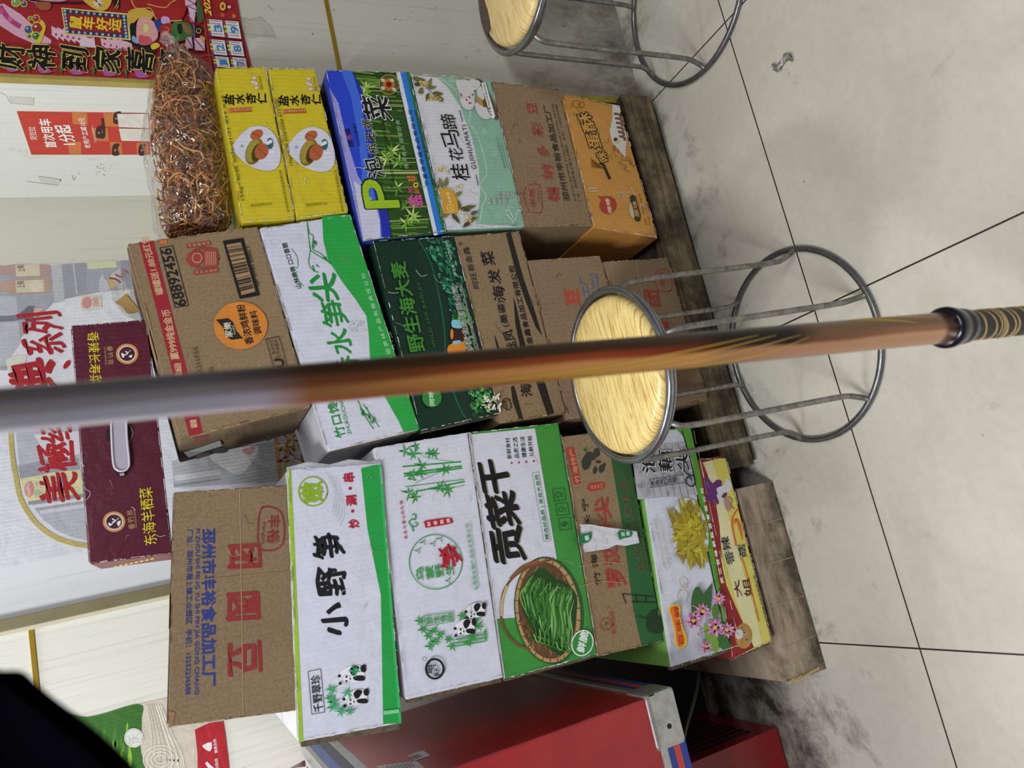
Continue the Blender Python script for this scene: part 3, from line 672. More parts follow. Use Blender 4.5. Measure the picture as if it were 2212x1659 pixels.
sheet('poster', 'large white seasoning poster with red brush lettering and gold curved outline', 'poster', yplane(YB), (0, -1, 0),
      [(-60, 581), (310, 561), (760, 545), (760, 1060), (190, 1190), (0, 1228), (-60, 1240)], ink((214, 216, 224)), poster, B1)
# --- milk poster on the left wall
def milk(I):
    I.fr = W2
    I.blob([(300, 1240), (650, 1275), (1035, 1178), (1058, 1300), (1050, 1500), (1025, 1760), (300, 1760)], (54, 110, 36), 6)
    for k in range(50):
        x = random.uniform(650, 980); y = random.uniform(1300, 1700); I.stroke([(x, y), (x + random.uniform(-15, 15), y + random.uniform(60, 160))], random.uniform(10, 36), random.choice([(110, 160, 44), (140, 190, 50), (74, 132, 40), (60, 116, 44)]), taper='both', sm=False, lift=(k % 8 == 0))
    for k in range(7): I.stroke([(1090 + k * 18, 1180), (1130 + k * 26, 1400), (1120 + k * 40, 1560), (1060 + k * 55, 1760)], 12, random.choice([(226, 220, 208), (196, 188, 172), (214, 206, 190)]))
    for r in (40, 70, 100, 130): I.ring((1200, 1590), r, 8, (228, 222, 210), ry=r * .8)
    I.disc((1000, 1430), 72, (222, 222, 214)); I.ring((1000, 1430), 62, 5, (190, 192, 182)); I.text('沃', (1040, 1465), (1035, 1400), 70, (196, 198, 190), 0.03)
    I.poly([(1455, 1370), (1560, 1320), (1665, 1305), (1680, 1400), (1700, 1560), (1720, 1760), (1475, 1760), (1475, 1560)], (176, 34, 44))
    I.blob([(1510, 1490), (1560, 1468), (1582, 1500), (1560, 1530)], (230, 226, 226)); I.poly([(1545, 1465), (1580, 1462), (1582, 1490), (1548, 1492)], (230, 226, 226)); I.text('健康品质', (1625, 1540), (1612, 1435), 22, (226, 214, 214), 0.02)
    I.poly([(1530, 1620), (1545, 1605), (1600, 1660), (1570, 1680)], (230, 226, 226)); I.poly([(1545, 1680), (1590, 1640), (1610, 1700), (1580, 1720)], (230, 226, 226)); I.text('订奶热线', (1640, 1690), (1625, 1580), 24, (226, 214, 214), 0.02)
sheet('poster', 'milk poster with green meadow and cream swirl above a red band', 'poster', yplane(YB - 0.007), (0, -1, 0),
      [(0, 1596), (188, 1550), (304, 1520), (362, 1507), (422, 1490), (482, 1558), (486, 1600), (494, 1659), (500, 1720), (0, 1720)], ink((206, 198, 182)), milk, W2)

# ================================================================== CARTONS: RIGHT STACK
YEL = (200, 182, 38)
def almond(dy, lot, prod):
    def P(I):
        I.fr = (460, 140, 8.296)
        s = (975, 20) if dy else (0, 0)
        def T(x, y): return (x + s[0], y + s[1])
        I.vtext('盐水杏仁', T(190, 640), T(975, 615), 180, (14, 14, 14), 0.035, h=168, warp=0.02)
        I.poly([T(275, 785), T(685, 765), T(700, 845), T(285, 862)], (182, 76, 32)); I.vtext('匠心臻果百年老味道', T(285, 822), T(690, 806), 48, (214, 170, 130), 0.01, h=38)
        for p in ((740, 240), (745, 320), (770, 345), (780, 420), (720, 320)): I.disc(T(*p), 42, (222, 196, 190), ry=34); I.ring(T(*p), 36, 4, (170, 110, 100), ry=28)
        I.text('图案仅供参考', T(895, 455), T(845, 205), 34, (70, 60, 10))
        # white drop with a straw hat and two brown kernels
        I.blob([T(350, 1490), T(480, 1280), T(650, 1140), T(830, 1102), T(1000, 1160), T(1120, 1290), T(1190, 1480), T(1210, 1640), T(1180, 1800), T(1080, 1890), T(900, 1900), T(660, 1820), T(480, 1680)], (206, 206, 222), 6)
        I.disc(T(520, 1465), 26, (130, 130, 134)); I.disc(T(520, 1465), 12, (206, 206, 222))
        I.disc(T(740, 1560), 150, (120, 108, 34), ry=250, rot=0.35); I.disc(T(720, 1550), 120, (156, 142, 52), ry=215, rot=.35); I.disc(T(790, 1580), 88, (70, 58, 24), ry=170, rot=.35)
        I.disc(T(870, 1560), 120, (176, 92, 52), ry=150, rot=.35); I.stroke([T(790, 1480), T(870, 1560), T(950, 1640)], 9, (110, 52, 30)); I.disc(T(780, 1260), 85, (176, 92, 52), ry=120, rot=1.1); I.stroke([T(700, 1230), T(860, 1300)], 9, (110, 52, 30))
        I.disc(T(1020, 1420), 60, (44, 96, 100), ry=100); I.poly([T(940, 1400), T(1040, 1345), T(1070, 1400), T(970, 1450)], (222, 222, 226)); I.poly([T(1000, 1560), T(1110, 1545), T(1125, 1590), T(1010, 1600)], (222, 222, 226))
        I.fr = Z2
        if dy:
            I.text(prod, (1108, 1190), (1008, 715), 32, (70, 62, 14), 0); I.text('忻州市忻府区亚芬食品有限公司', (1470, 1520), (1415, 1225), 20, (60, 54, 10)); I.text('版权所有 侵权必究', (1215, 1480), (1350, 1455), 16, (60, 54, 10)) if False else I.vtext('版权所有侵权必究', (1195, 1475), (1350, 1462), 20, (60, 54, 10), h=16)
        else:
            I.text(prod, (760, 1440), (612, 690), 32, (86, 76, 20), 0); I.text('忻州市忻府区亚芬食品有限公司', (1080, 1525), (1020, 1225), 20, (60, 54, 10)); I.vtext('版权所有侵权必究', (800, 1478), (955, 1465), 20, (60, 54, 10), h=16)
    return P
RY = 1.2
carton('yellow salted almond carton topmost in the right stack, directly under the bag', [(523, 482), (465, 147), (573, 145), (638, 474)], RY, 0.34, ink(YEL), ink((190, 172, 30)), almond(0, '', '156g×40袋 2026/01/21 X13 X30'), Z2, 'salted almond cartons')
carton('yellow salted almond carton, the lower one of the two', [(641, 474), (579, 148), (680, 149), (752, 459)], RY, 0.34, ink(YEL), ink((190, 172, 30)), almond(1, '', '156g×40袋 2026/04/04 X13 X30'), Z2, 'salted almond cartons')
# black trays in the gap
for i, (q, lb) in enumerate((([(764, 484), (695, 204), (703, 203), (773, 484)], 'thin black plastic tray, upper of the pair under the yellow cartons'), ([(778, 486), (707, 203), (716, 202), (787, 488)], 'thin black plastic tray lying directly on the bamboo print carton'))):
    TL, TR, BR, BL = [ony(x, y, 1.235) for x, y in q]; dd = Vector((0, 0.26, 0)); mb = MB()
    tm = plain('black_plastic', (44, 44, 46), 0.35)
    mb.hexa([BL, BR, BR + dd, BL + dd, TL, TR, TR + dd, TL + dd], tm, 0.001)
    lip = [BL + Vector((0, -0.004, 0.001)), BR + Vector((0, -0.004, 0.001))]; mb.tube(lip, 0.002, tm, 6)
    tag(mb.build('plastic_tray', at=(BL + BR) / 2), lb, 'tray', 'black plastic trays')

def bambooprint(I):
    I.fr = Z4
    q = [(370, 1365), (80, 45), (720, 60), (1010, 1300)]
    def at(u, v):  # u along width (0 left), v height (0 bottom)
        TL, TR, BR, BL = q; a = (BL[0] + (BR[0] - BL[0]) * u, BL[1] + (BR[1] - BL[1]) * u); b_ = (TL[0] + (TR[0] - TL[0]) * u, TL[1] + (TR[1] - TL[1]) * u)
        return (a[0] + (b_[0] - a[0]) * v, a[1] + (b_[1] - a[1]) * v)
    I.poly(q, (40, 74, 22))
    for k in range(150):
        u = random.uniform(0.01, .99); v0 = random.uniform(0.16, .5); v1 = v0 + random.uniform(.1, .5)
        v1 = min(v1, .68); I.stroke([at(u, v0), at(min(u + .012, 1), v1)], random.uniform(3, 16), random.choice([(58, 100, 30), (84, 130, 44), (26, 52, 16), (104, 146, 58), (44, 84, 26), (30, 60, 20)]), sm=False, lift=(k % 12 == 0))
    for k in range(14):
        u = random.uniform(.02, .98); I.stroke([at(u, .16), at(u + .01, .66)], 5, (176, 190, 120), sm=False)
    for (u, v, n_) in ((.12, .35, 9), (.2, .3, 9), (.48, .5, 10), (.52, .42, 9), (.9, .55, 9), (.86, .6, 8), (.75, .5, 8), (.08, .45, 8), (.45, .36, 8), (.3, .45, 6), (.8, .58, 8)):
        I.burst(at(u, v), 85, 16, [(120, 170, 60), (160, 196, 90), (90, 144, 44), (200, 214, 130)], n_)
    # blue sweeps
    I.poly([(80, 45), (250, 48), (300, 80), (370, 220), (410, 360), (435, 560), (445, 760), (490, 920), (540, 1050), (570, 1200), (588, 1330), (370, 1365)], (28, 44, 168))
    I.poly([(80, 45), (285, 52), (360, 300), (395, 600), (420, 860), (500, 1160), (520, 1340), (370, 1365)], (62, 104, 214))
    I.poly([(80, 45), (200, 50), (280, 260), (330, 560), (360, 800), (370, 1365)], (36, 66, 196))
    I.poly([(110, 180), (180, 300), (250, 600), (330, 860), (450, 1060), (500, 1200), (500, 1340), (370, 1365)], (150, 150, 214))
    I.poly([(300, 900), (380, 960), (470, 1090), (500, 1200), (505, 1338), (375, 1363)], (196, 196, 220))
    # bottom bands
    I.poly([(622, 58), (720, 60), (1010, 1300), (915, 1320)], (38, 118, 206)); I.poly([(622, 58), (655, 58), (945, 1316), (915, 1320)], (206, 212, 226)); I.poly([(700, 60), (725, 60), (1012, 1300), (985, 1305)], (34, 110, 62))
    HB = ((222, 226, 220), 0.03)
    I.text('泡', (545, 865), (490, 715), 140, (16, 18, 20), 0.02, warp=0.03, halo=HB); I.text('椒玉螺', (490, 690), (430, 425), 78, (16, 18, 20), 0.02, sp=1.25, warp=0.02, halo=HB); I.text('菜', (600, 430), (560, 250), 215, (16, 18, 20), 0.02, warp=0.03, halo=HB)
    I.text('P', (655, 1105), (610, 885), 270, (26, 40, 14), 0.05); I.text('P', (650, 1100), (605, 892), 260, (150, 186, 30), 0.03)
    I.text('PAOJIAOYULUOCAI', (620, 900), (535, 440), 30, (20, 40, 14)); I.text('休闲食品 居家即食', (725, 810), (650, 430), 36, (150, 190, 140)); I.text('爽口开胃', (585, 590), (560, 450), 24, (120, 120, 70))
    I.text('宁夏稳得福食品有限公司', (880, 940), (745, 355), 34, (22, 30, 46), 0, sp=1.35); I.text('NINGXIAWENDEFUSHIPINYOUXIANGONGSI', (915, 930), (780, 360), 20, (26, 50, 90))
    I.text('盐', (830, 1095), (812, 1005), 110, (206, 70, 160), 0.03); I.text('帮', (765, 990), (752, 945), 45, (196, 60, 110), 0.02); I.text('新', (810, 1000), (796, 948), 44, (180, 120, 40), 0.02); I.ring((775, 932), 15, 9, (222, 200, 60)); I.text('味柔', (780, 905), (772, 860), 70, (206, 110, 60), 0.02)
    I.text('稳福', (300, 640), (265, 500), 40, (26, 26, 50), 0.01, sp=1.9); I.text('得', (285, 580), (275, 548), 38, (196, 50, 60), .01); I.text('wondeful', (350, 640), (315, 470), 30, (20, 24, 50), shear=.1)
    I.disc((568, 160), 78, (60, 90, 30)); I.ring((568, 160), 76, 6, (190, 140, 60)); I.disc((568, 160), 46, (196, 100, 40)); I.disc((568, 160), 22, (110, 30, 26)); I.text('得', (590, 175), (587, 145), 36, (30, 10, 8))
    for p in ((520, 130), (520, 190), (590, 130), (605, 200)): I.text('福', (p[0] + 18, p[1] + 15), (p[0] + 15, p[1] - 12), 30, (222, 222, 210), .02)
carton('glossy blue and green carton printed with a bamboo forest and yellow letter P', [(784, 522), (703, 153), (882, 157), (963, 502)], RY, 0.34, ink((40, 74, 22), 0.22, 0.6), ink((54, 74, 180)), bambooprint, Z4)

def osmanthus(I):
    C1 = (880, 150, 9.215); C2 = (880, 320, 8.508)
    I.fr = Z4
    MG = (134, 176, 152)
    I.poly([(938, 88), (1350, 120), (1615, 1250), (1245, 1225), (1275, 1000), (1265, 800), (1210, 560), (1120, 320), (1020, 170)], MG)
    I.stroke([(955, 95), (1040, 160), (1110, 230), (1160, 330), (1200, 360), (1190, 440), (1240, 520), (1285, 640), (1320, 780), (1320, 860), (1270, 930), (1320, 1010), (1290, 1100), (1270, 1220)], 4, (206, 222, 210))
    for (x, y) in ((1060, 125), (1310, 510), (1385, 690), (1420, 945), (1410, 1175), (1510, 1100), (1370, 760)):
        for a in range(4): I.ring((x + 14 * math.cos(a * 1.57 + .5), y + 14 * math.sin(a * 1.57 + .5)), 10, 3, (190, 214, 200), n=12)
    I.stroke([(1465, 1130), (1500, 1125), (1540, 1200), (1560, 1130), (1590, 1130)], 6, (206, 220, 214)); I.stroke([(1470, 1150), (1520, 1200), (1530, 1240)], 6, (206, 220, 214))
    HB = ((236, 236, 240), 0.02)
    I.text('桂', (1200, 895), (1175, 770), 150, (18, 18, 20), 0.02, warp=.03, halo=HB); I.text('花', (1150, 745), (1130, 645), 115, (18, 18, 20), 0.015, warp=.03, halo=HB)
    I.text('马', (1140, 640), (1095, 500), 150, (18, 18, 20), 0.012, warp=.02, halo=HB); I.text('蹄', (1105, 500), (1072, 385), 125, (18, 18, 20), 0.015, warp=.02, halo=HB)
    I.text('GUIHUAMATI', (1245, 808), (1165, 470), 40, (30, 30, 34), 0.0, sp=1.15); I.stroke([(1238, 850), (1258, 935)], 5, (30, 30, 34), sm=False); I.stroke([(1112, 355), (1135, 440)], 5, (30, 30, 34), sm=False)
    I.fr = C1
    # sprigs
    LF = [(92, 92, 40), (120, 118, 62), (70, 72, 34), (104, 110, 60)]
    for p, a, L in (((110, 200), 0.1, 260), ((100, 160), .5, 200), ((120, 300), .1, 200), ((400, 360), -1.2, 200), ((380, 370), .0, 200), ((480, 480), .1, 240), ((500, 500), .5, 260), ((320, 460), 3.0, 120), ((420, 480), 1.9, 180), ((560, 540), .7, 200), ((300, 380), 2.3, 150)): I.leaf(p, a, L, 84, random.choice(LF)); I.up()
    I.stroke([(70, 180), (250, 280), (480, 480), (640, 620)], 14, (110, 92, 76))
    for k in range(50):
        p = random.choice([(370, 330), (520, 570), (470, 590), (600, 600), (300, 290)]); I.disc((p[0] + random.uniform(-60, 60), p[1] + random.uniform(-45, 45)), random.uniform(10, 22), random.choice([(200, 170, 90), (190, 150, 60), (212, 196, 130)]), n=7, lift=(k % 8 == 0))
    # water chestnut plate
    I.blob([(1350, 210), (1460, 230), (1600, 450), (1760, 800), (1810, 950), (1740, 1010), (1600, 700), (1400, 430)], (96, 70, 52))
    for q in ([(950, 260), (1050, 220), (1200, 240), (1300, 420), (1330, 620), (1200, 700), (1060, 560)], [(1240, 210), (1400, 240), (1440, 330), (1350, 430), (1210, 400)], [(1040, 600), (1180, 560), (1330, 640), (1300, 790), (1180, 820), (1080, 740)], [(1370, 420), (1460, 360), (1520, 600), (1420, 620)], [(1330, 700), (1450, 680), (1560, 780), (1640, 980), (1500, 1000), (1380, 880)]):
        I.blob(q, (206, 202, 206)); I.stroke(q[:4], 10, (180, 172, 170))
    I.blob([(1370, 560), (1480, 620), (1540, 700), (1520, 760), (1400, 700)], (170, 140, 60)); I.poly([(1480, 640), (1540, 640), (1560, 770), (1500, 770)], (110, 74, 40))
    for p in ((1045, 495), (1150, 595), (1205, 540), (1270, 490)): I.leaf(p, 1.1, 80, 28, (150, 42, 40))
    I.leaf((1200, 685), .1, 80, 34, (150, 42, 40)); I.up()
    I.poly([(1455, 290), (1540, 275), (1735, 950), (1710, 1000), (1650, 985)], (226, 226, 224)); I.text('净含量:6kg(300克x20包)', (1690, 955), (1535, 300), 58, (34, 34, 34), 0.01)
    I.fr = C2
    for p, a, L in (((620, 760), -1.8, 220), ((680, 740), -1.4, 210), ((560, 760), -2.2, 170), ((880, 880), -.5, 130), ((940, 1130), -1.7, 170), ((1000, 1130), -.2, 270), ((950, 1110), .3, 220), ((800, 1210), .9, 260), ((700, 1200), 1.7, 110), ((1140, 1230), -.3, 170), ((1000, 1460), -.5, 220), ((1150, 1330), -.3, 130), ((640, 1210), 2.2, 90)): I.leaf(p, a, L, 80, random.choice(LF)); I.up()
    I.poly(smooth([(570, 780), (700, 760), (800, 790), (890, 940), (920, 1120), (900, 1200), (660, 1212), (640, 1000)], 5, True), (206, 152, 40))
    I.ring((780, 1115), 62, 12, (226, 200, 170)); I.text('福', (810, 1140), (805, 1095), 50, (226, 200, 170)); I.text('老馋福', (810, 1030), (750, 830), 56, (236, 220, 190), .01, warp=.03)
    for k in range(70):
        p = random.choice([(640, 410), (720, 440), (580, 400), (900, 750), (960, 740), (980, 1180), (1050, 1250), (1120, 1330), (1180, 1360), (1080, 1320), (750, 770)]); I.disc((p[0] + random.uniform(-45, 45), p[1] + random.uniform(-40, 40)), random.uniform(8, 18), random.choice([(206, 176, 80), (212, 186, 110), (196, 150, 60), (226, 206, 160)]), n=7, lift=(k % 8 == 0))
    for t_, bl, br in (('味美开胃', (1640, 895), (1940, 890)), ('清新甘甜', (1460, 1010), (1800, 1002))):
        I.vtext(t_, (bl[0] - 20, bl[1]), (br[0] + 20, br[1]), 74, (70, 74, 76), 0.01, h=66, halo=((226, 232, 228), 0.06))
    I.text('高邮市馋邮食品有限责任公司', (1790, 400), (1640, -170), 36, (50, 72, 62)); I.text('GAOYOUSHICHANYOUSHIPINCO.,LTD', (1835, 395), (1690, -160), 22, (60, 84, 74))
    I.fr = Z4
    I.poly([(1010, 1215), (1245, 1218), (1612, 1228), (1615, 1250), (1012, 1270)], (150, 196, 172)) if False else None
carton('white and mint green carton with osmanthus sprigs and water chestnut plate picture', [(963, 497), (887, 161), (1058, 174), (1133, 490)], RY, 0.34, ink((206, 206, 214)), ink((140, 182, 160)), osmanthus, Z4)

def fylogo(I, T, c_):
    """the maker's rounded seal; T maps local (u right, v up in 0..1) to frame pixels"""
    I.stroke([T(.02, .1), T(0.05, .75), T(.3, 1), T(.8, 1), T(1, .6), T(.95, 0), T(.5, -.05)], T.w, c_, closed=True)
    a, b_ = T(.18, .36), T(.85, .32); I.text('丰裕', a, b_, T.h * .5, c_, 0.02); a, b_ = T(.35, .1), T(.85, .06); I.text('Fengyu', a, b_, T.h * .16, c_, 0, shear=.03)
class LT:
    def __init__(s, o, u, v, w_, h): s.o, s.u, s.v, s.w, s.h = o, u, v, w_, h
    def __call__(s, a, b_): return (s.o[0] + s.u[0] * a + s.v[0] * b_, s.o[1] + s.u[1] * a + s.v[1] * b_)
def sugarbean(I):
    I.fr = Z5; RD = (148, 62, 50); BK = (52, 46, 36)
    fylogo(I, LT((685, 1255), (-40, -240), (-130, 20), 9, 130), RD)
    for t_, bl, br, h in (('糖', (830, 1170), (815, 1050), 130), ('纳', (775, 985), (760, 860), 118), ('多', (740, 785), (715, 690), 115), ('彩', (690, 620), (675, 500), 115), ('豆', (640, 425), (620, 325), 100)): I.text(t_, bl, br, h * .9, RD, 0.018, warp=.05)
    I.text('邳州市丰裕食品加工厂', (915, 1165), (735, 350), 62, BK, 0.025); I.text('PI ZHOU SHI FENG YU SHI PIN JIA GONG CHANG', (970, 1165), (770, 335), 21, BK, 0.01); I.text('厂址：邳州市港上镇工业园区   手机：15252236688', (1005, 1170), (800, 340), 24, BK, 0.0)
    I.stroke([(410, 330), (545, 1010), (600, 1370)], 3, (184, 156, 120), sm=False)
carton('brown carton with red brush title in the right stack, above the orange carton', [(1133, 490), (1061, 176), (1207, 193), (1281, 488)], RY, 0.24, card(), card(), sugarbean, Z5, tape=(.45, .6))

def eggcrisp(I):
    I.fr = Z5; BK = (44, 38, 24)
    HB = ((56, 46, 28), 0.1)
    for t_, bl, br, h in (('酥', (1140, 560), (1075, 405), 130), ('蛋', (1190, 710), (1150, 585), 125), ('咪', (1250, 810), (1205, 730), 105)): I.text(t_, bl, br, h, (206, 150, 70), 0.02, halo=HB)
    I.stroke([(1165, 835), (1200, 860), (1225, 915), (1252, 978)], 24, BK, sm=False)
    for k in range(46):
        t = random.random(); x = 960 + t * 520 + random.uniform(-60, 60); y = 330 + t * 560 + random.uniform(-30, 70)
        if 1000 < x < 1240 and 400 < y < 780: continue
        I.stroke([(x, y), (x + random.uniform(-30, 30), y + random.uniform(10, 40)), (x + random.uniform(-40, 40), y + random.uniform(30, 60))], 4, (134, 92, 40), lift=False)
    I.up(); I.ring((965, 335), 30, 5, (134, 92, 40)); I.ring((1010, 345), 24, 5, (134, 92, 40))
    for k in range(7): I.stroke([(1090, 800 + k * 12), (1150 + k * 8, 850 + k * 6)], 4, (90, 62, 30), sm=False, lift=False)
    I.up()
    I.poly([(1270, 340), (1335, 350), (1345, 400), (1330, 440), (1395, 600), (1385, 795), (1270, 660), (1250, 560), (1275, 460)], (206, 200, 196))
    for k in range(6): I.stroke([(1285 + k * 9, 420 + k * 38), (1330 + k * 9, 425 + k * 40), (1350 + k * 5, 450 + k * 40)], 20, (112, 78, 62))
    I.disc((1300, 640), 18, (80, 50, 90)); I.disc((1320, 660), 16, (200, 190, 90))
    I.disc((1235, 1200), 72, (166, 62, 42), ry=76); I.poly([(1145, 1125), (1230, 1125), (1200, 1170)], (166, 62, 42)); I.text('咪哆', (1275, 1265), (1245, 1140), 44, (222, 196, 160), .03)
    I.poly([(1420, 1130), (1440, 1110), (1470, 1125), (1515, 1290), (1510, 1335), (1480, 1340), (1460, 1320)], (50, 52, 38)); I.text('原味', (1505, 1300), (1475, 1165), 42, (206, 160, 90), .02)
    for k in range(26): I.disc((1310 + random.uniform(0, 1) * 110, 1085 + random.uniform(0, 1) * 40), 6, (206, 190, 160), n=6, lift=False)
    I.blob([(1430, 1180), (1415, 1230), (1430, 1290), (1460, 1310), (1450, 1240)], (190, 176, 150)); I.up()
    I.text('规格：180克×15盒/箱', (1570, 1370), (1510, 1105), 20, (110, 74, 30)); I.text('净含量：2.7千克', (1600, 1375), (1560, 1190), 18, (110, 74, 30))
    I.stroke([(1065, 1060), (1140, 1055)], 12, (200, 180, 150), sm=False); I.stroke([(1070, 1080), (1145, 1078)], 12, (200, 180, 150), sm=False)
carton('orange egg crisp snack carton at the bottom of the right stack', [(1282, 492), (1213, 202), (1337, 230), (1421, 515)], RY, 0.26, ink((192, 138, 66)), ink((184, 130, 62)), eggcrisp, Z5, tape=(.3, .36))

# ================================================================== CARTONS: MIDDLE STACK
def chicken(I):
    I.fr = Z7; RD = (150, 32, 46); TX = (190, 160, 120); BK = (28, 26, 24); RL = (150, 60, 56)
    I.poly([(148, 186), (240, 176), (558, 1410), (470, 1428)], RD)
    for t_, bl, br, h in (('罐罐送1.88元红包', (308, 520), (205, 150), 46), ('赢999纯金金币', (408, 935), (345, 618), 50), ('罐罐送1.88元红包', (430, 1060), (418, 960), 44), ('罐罐', (525, 1370), (515, 1320), 40)): I.text(t_, bl, br, h, TX, 0.03)
    I.frame([(282, 225), (365, 210), (466, 592), (380, 606)], 5, BK); I.text('68892456', (452, 590), (352, 225), 64, BK, 0.03)
    I.poly([(283, 168), (325, 163), (328, 197), (285, 202)], (200, 110, 50))
    I.poly([(452, 200), (605, 178), (612, 204), (458, 228)], RL); I.vtext('扫码赢金币', (460, 214), (608, 192), 20, TX, 0, h=20); I.poly([(497, 368), (655, 350), (660, 378), (503, 400)], RL); I.vtext('福神送红包', (505, 384), (655, 364), 20, TX, 0, h=20)
    # fortune emblem: plain seal pattern of arcs
    for r_ in (95, 80): I.ring((565, 290), r_, 5, RL, ry=r_ * .75)
    I.blob([(450, 300), (480, 250), (530, 240), (560, 290), (530, 340), (480, 340)], RL); I.ring((520, 290), 30, 5, TX); I.blob([(560, 240), (640, 230), (655, 300), (640, 350), (570, 340)], RL)
    for k in range(6): I.stroke([(575 + k * 12, 250), (580 + k * 12, 335)], 4, TX, sm=False)
    I.poly([(684, 182), (813, 162), (921, 528), (793, 553)], BK); I.poly([(706, 206), (800, 190), (893, 505), (805, 528)], (160, 130, 96))
    for k in range(56):
        t = .06 + .88 * k / 56; 
        if random.random() < .42: continue
        a = (702 + (805 - 702) * t, 200 + (528 - 200) * t); b_ = (797 + (888 - 797) * t, 186 + (505 - 186) * t); I.stroke([a, b_], random.choice([2.5, 4, 5]), BK, sm=False, lift=False)
    I.up(); I.text('169 32794 20006 3', (920, 470), (852, 215), 18, BK)
    I.disc((798, 722), 172, (204, 126, 48), ry=152, n=48)
    I.poly([(640, 685), (720, 675), (750, 700), (775, 760), (815, 805), (740, 815), (700, 790), (690, 740)], (34, 34, 32)); I.text('家樂', (750, 795), (735, 700), 46, (226, 214, 196), .01); I.text('专业餐饮', (770, 780), (757, 720), 14, (200, 190, 170))
    I.text('香浓鸡鲜粉', (885, 838), (822, 585), 52, BK, .025); I.text('调味料', (935, 775), (900, 625), 46, BK, .025)
    I.stroke([(970, 810), (1035, 795), (1048, 810), (1096, 985), (1085, 998), (1020, 1006), (1010, 990), (962, 820)], 4, BK, closed=True)
    I.text('联合利华', (1022, 905), (1000, 815), 22, BK); I.text('饮食策划', (1052, 905), (1030, 812), 22, BK); I.text('U', (1075, 990), (1068, 935), 52, BK, .05); I.stroke([(1015, 925), (1060, 915)], 3, BK, sm=False)
    I.text('20261211F3A', (570, 1110), (520, 855), 30, (80, 66, 46)); I.text('10:56', (640, 1060), (620, 985), 30, (80, 66, 46))
def m1end(I):
    I.fr = (340, 840, 4.8087); c_ = (112, 92, 72)
    for k in range(12):
        x = 740 + k * 60; y = 470 - k * 15
        if k == 3: continue
        for j in range(4): I.stroke([(x + j * 2, y - 34 + j * 18), (x + 44 + j * 2, y - 44 + j * 18)], 7, c_, sm=False, lift=False)
    I.up(); I.stroke([(895, 400), (915, 480)], 3, c_, sm=False); I.stroke([(715, 445), (720, 520)], 3, c_, sm=False)
    for k in range(4): I.disc((880 + k * 20, 575 - k * 3), 9, c_, n=8, lift=False)
    I.disc((1090, 525), 16, (150, 70, 60)); I.poly([(1125, 490), (1180, 470), (1190, 520), (1135, 540)], c_)
    I.blob([(570, 640), (640, 605), (735, 630), (700, 660), (600, 665)], (66, 56, 46)); I.poly([(370, 505), (520, 480), (520, 530), (380, 545)], (140, 70, 66)); I.poly([(400, 680), (540, 645), (545, 685), (405, 730)], (140, 78, 70))
def m1flap(t, TL, TR, BR, BL):
    tp = MB(); q = [(270, 650), (480, 590), (650, 530), (662, 570), (500, 635), (320, 690)]
    nx = (TL - BL).cross(Vector((0, 1, 0))).normalized(); nx = -nx if nx.x > 0 else nx
    def hit(x, y): r = ray(x, y); return CP + r * ((TL - CP).dot(nx) / r.dot(nx))
    P = [hit(340 + a / 4.8087, 840 + b_ / 4.8087) + nx * .001 for a, b_ in q]
    P2 = [p + nx * (.001 + .002 * (i % 2)) for i, p in enumerate(P)]; tp.add(P + P2, [list(range(6)), list(range(11, 5, -1))] + [[i, (i + 1) % 6, 6 + (i + 1) % 6, 6 + i] for i in range(6)], plain('torn_tape', (150, 148, 146), .2))
    tag(tp.build('packing_tape', t), 'crumpled silvery clear tape')
carton('tall brown seasoning carton with orange disc, red band and barcode', [(387, 951), (275, 527), (556, 489), (671, 880)], RY, 0.2, card(), card((128, 108, 84)), chicken, Z7, flap=m1flap, endp=m1end, tape=(.4, .55))

def tips(I):
    I.fr = Z8; G = (30, 138, 56)
    I.poly([(430, 20), (610, 10), (1055, 1385), (955, 1405), (920, 1330), (840, 1190), (740, 960), (730, 780), (715, 660), (650, 560), (560, 440), (470, 300), (440, 180)], (38, 158, 66))
    I.text('尖', (545, 560), (515, 385), 180, G, .03, warp=.03); I.text('笋', (610, 715), (575, 555), 165, G, .02, warp=.03); I.text('水', (635, 895), (600, 735), 150, G, .02, warp=.03); I.text('香', (690, 1080), (660, 910), 145, G, .02, warp=.03);
    I.text('竹口馋', (585, 1430), (525, 1205), 66, G, .02, sp=1.1); I.text('ZHUKOUCHAN', (620, 1415), (555, 1170), 24, G)
    I.text('山林嫩笋 口口香脆', (300, 480), (205, 190), 34, (30, 44, 34), .01, warp=.04); I.stroke([(312, 470), (270, 420), (240, 350), (275, 350), (270, 280), (235, 230)], 4, G)
    for pts in ([(335, 60), (345, 160), (355, 240), (345, 320), (375, 370), (410, 380)], [(355, 240), (400, 270), (450, 300), (490, 330)], [(335, 60), (350, 130), (375, 150), (370, 230), (420, 260), (495, 330)], [(660, 1200), (700, 1290), (760, 1385)], [(690, 1220), (740, 1290), (795, 1370)]): I.stroke(pts, 5, G)
    for k in range(24):
        p = random.choice([(380, 340), (700, 1260), (370, 190), (740, 1320), (440, 290)]); I.leaf((p[0] + random.uniform(-25, 25), p[1] + random.uniform(-30, 30)), random.uniform(.6, 1.6), 36, 9, G)
    I.up(); I.text('永富昭笋林产品有限责任公司', (905, 1000), (705, 388), 28, (190, 226, 196), .0, sp=1.5)
    for k in range(60): I.disc((600 + random.uniform(0, 110), 690 + random.uniform(0, 70)), random.uniform(1.5, 4), (170, 170, 172), n=6, lift=False)
    for k in range(40): t = random.random(); I.disc((865 + t * 25 + random.uniform(-8, 8), 760 + t * 110), random.uniform(1.5, 4), (90, 110, 80), n=6, lift=False)
    I.up()
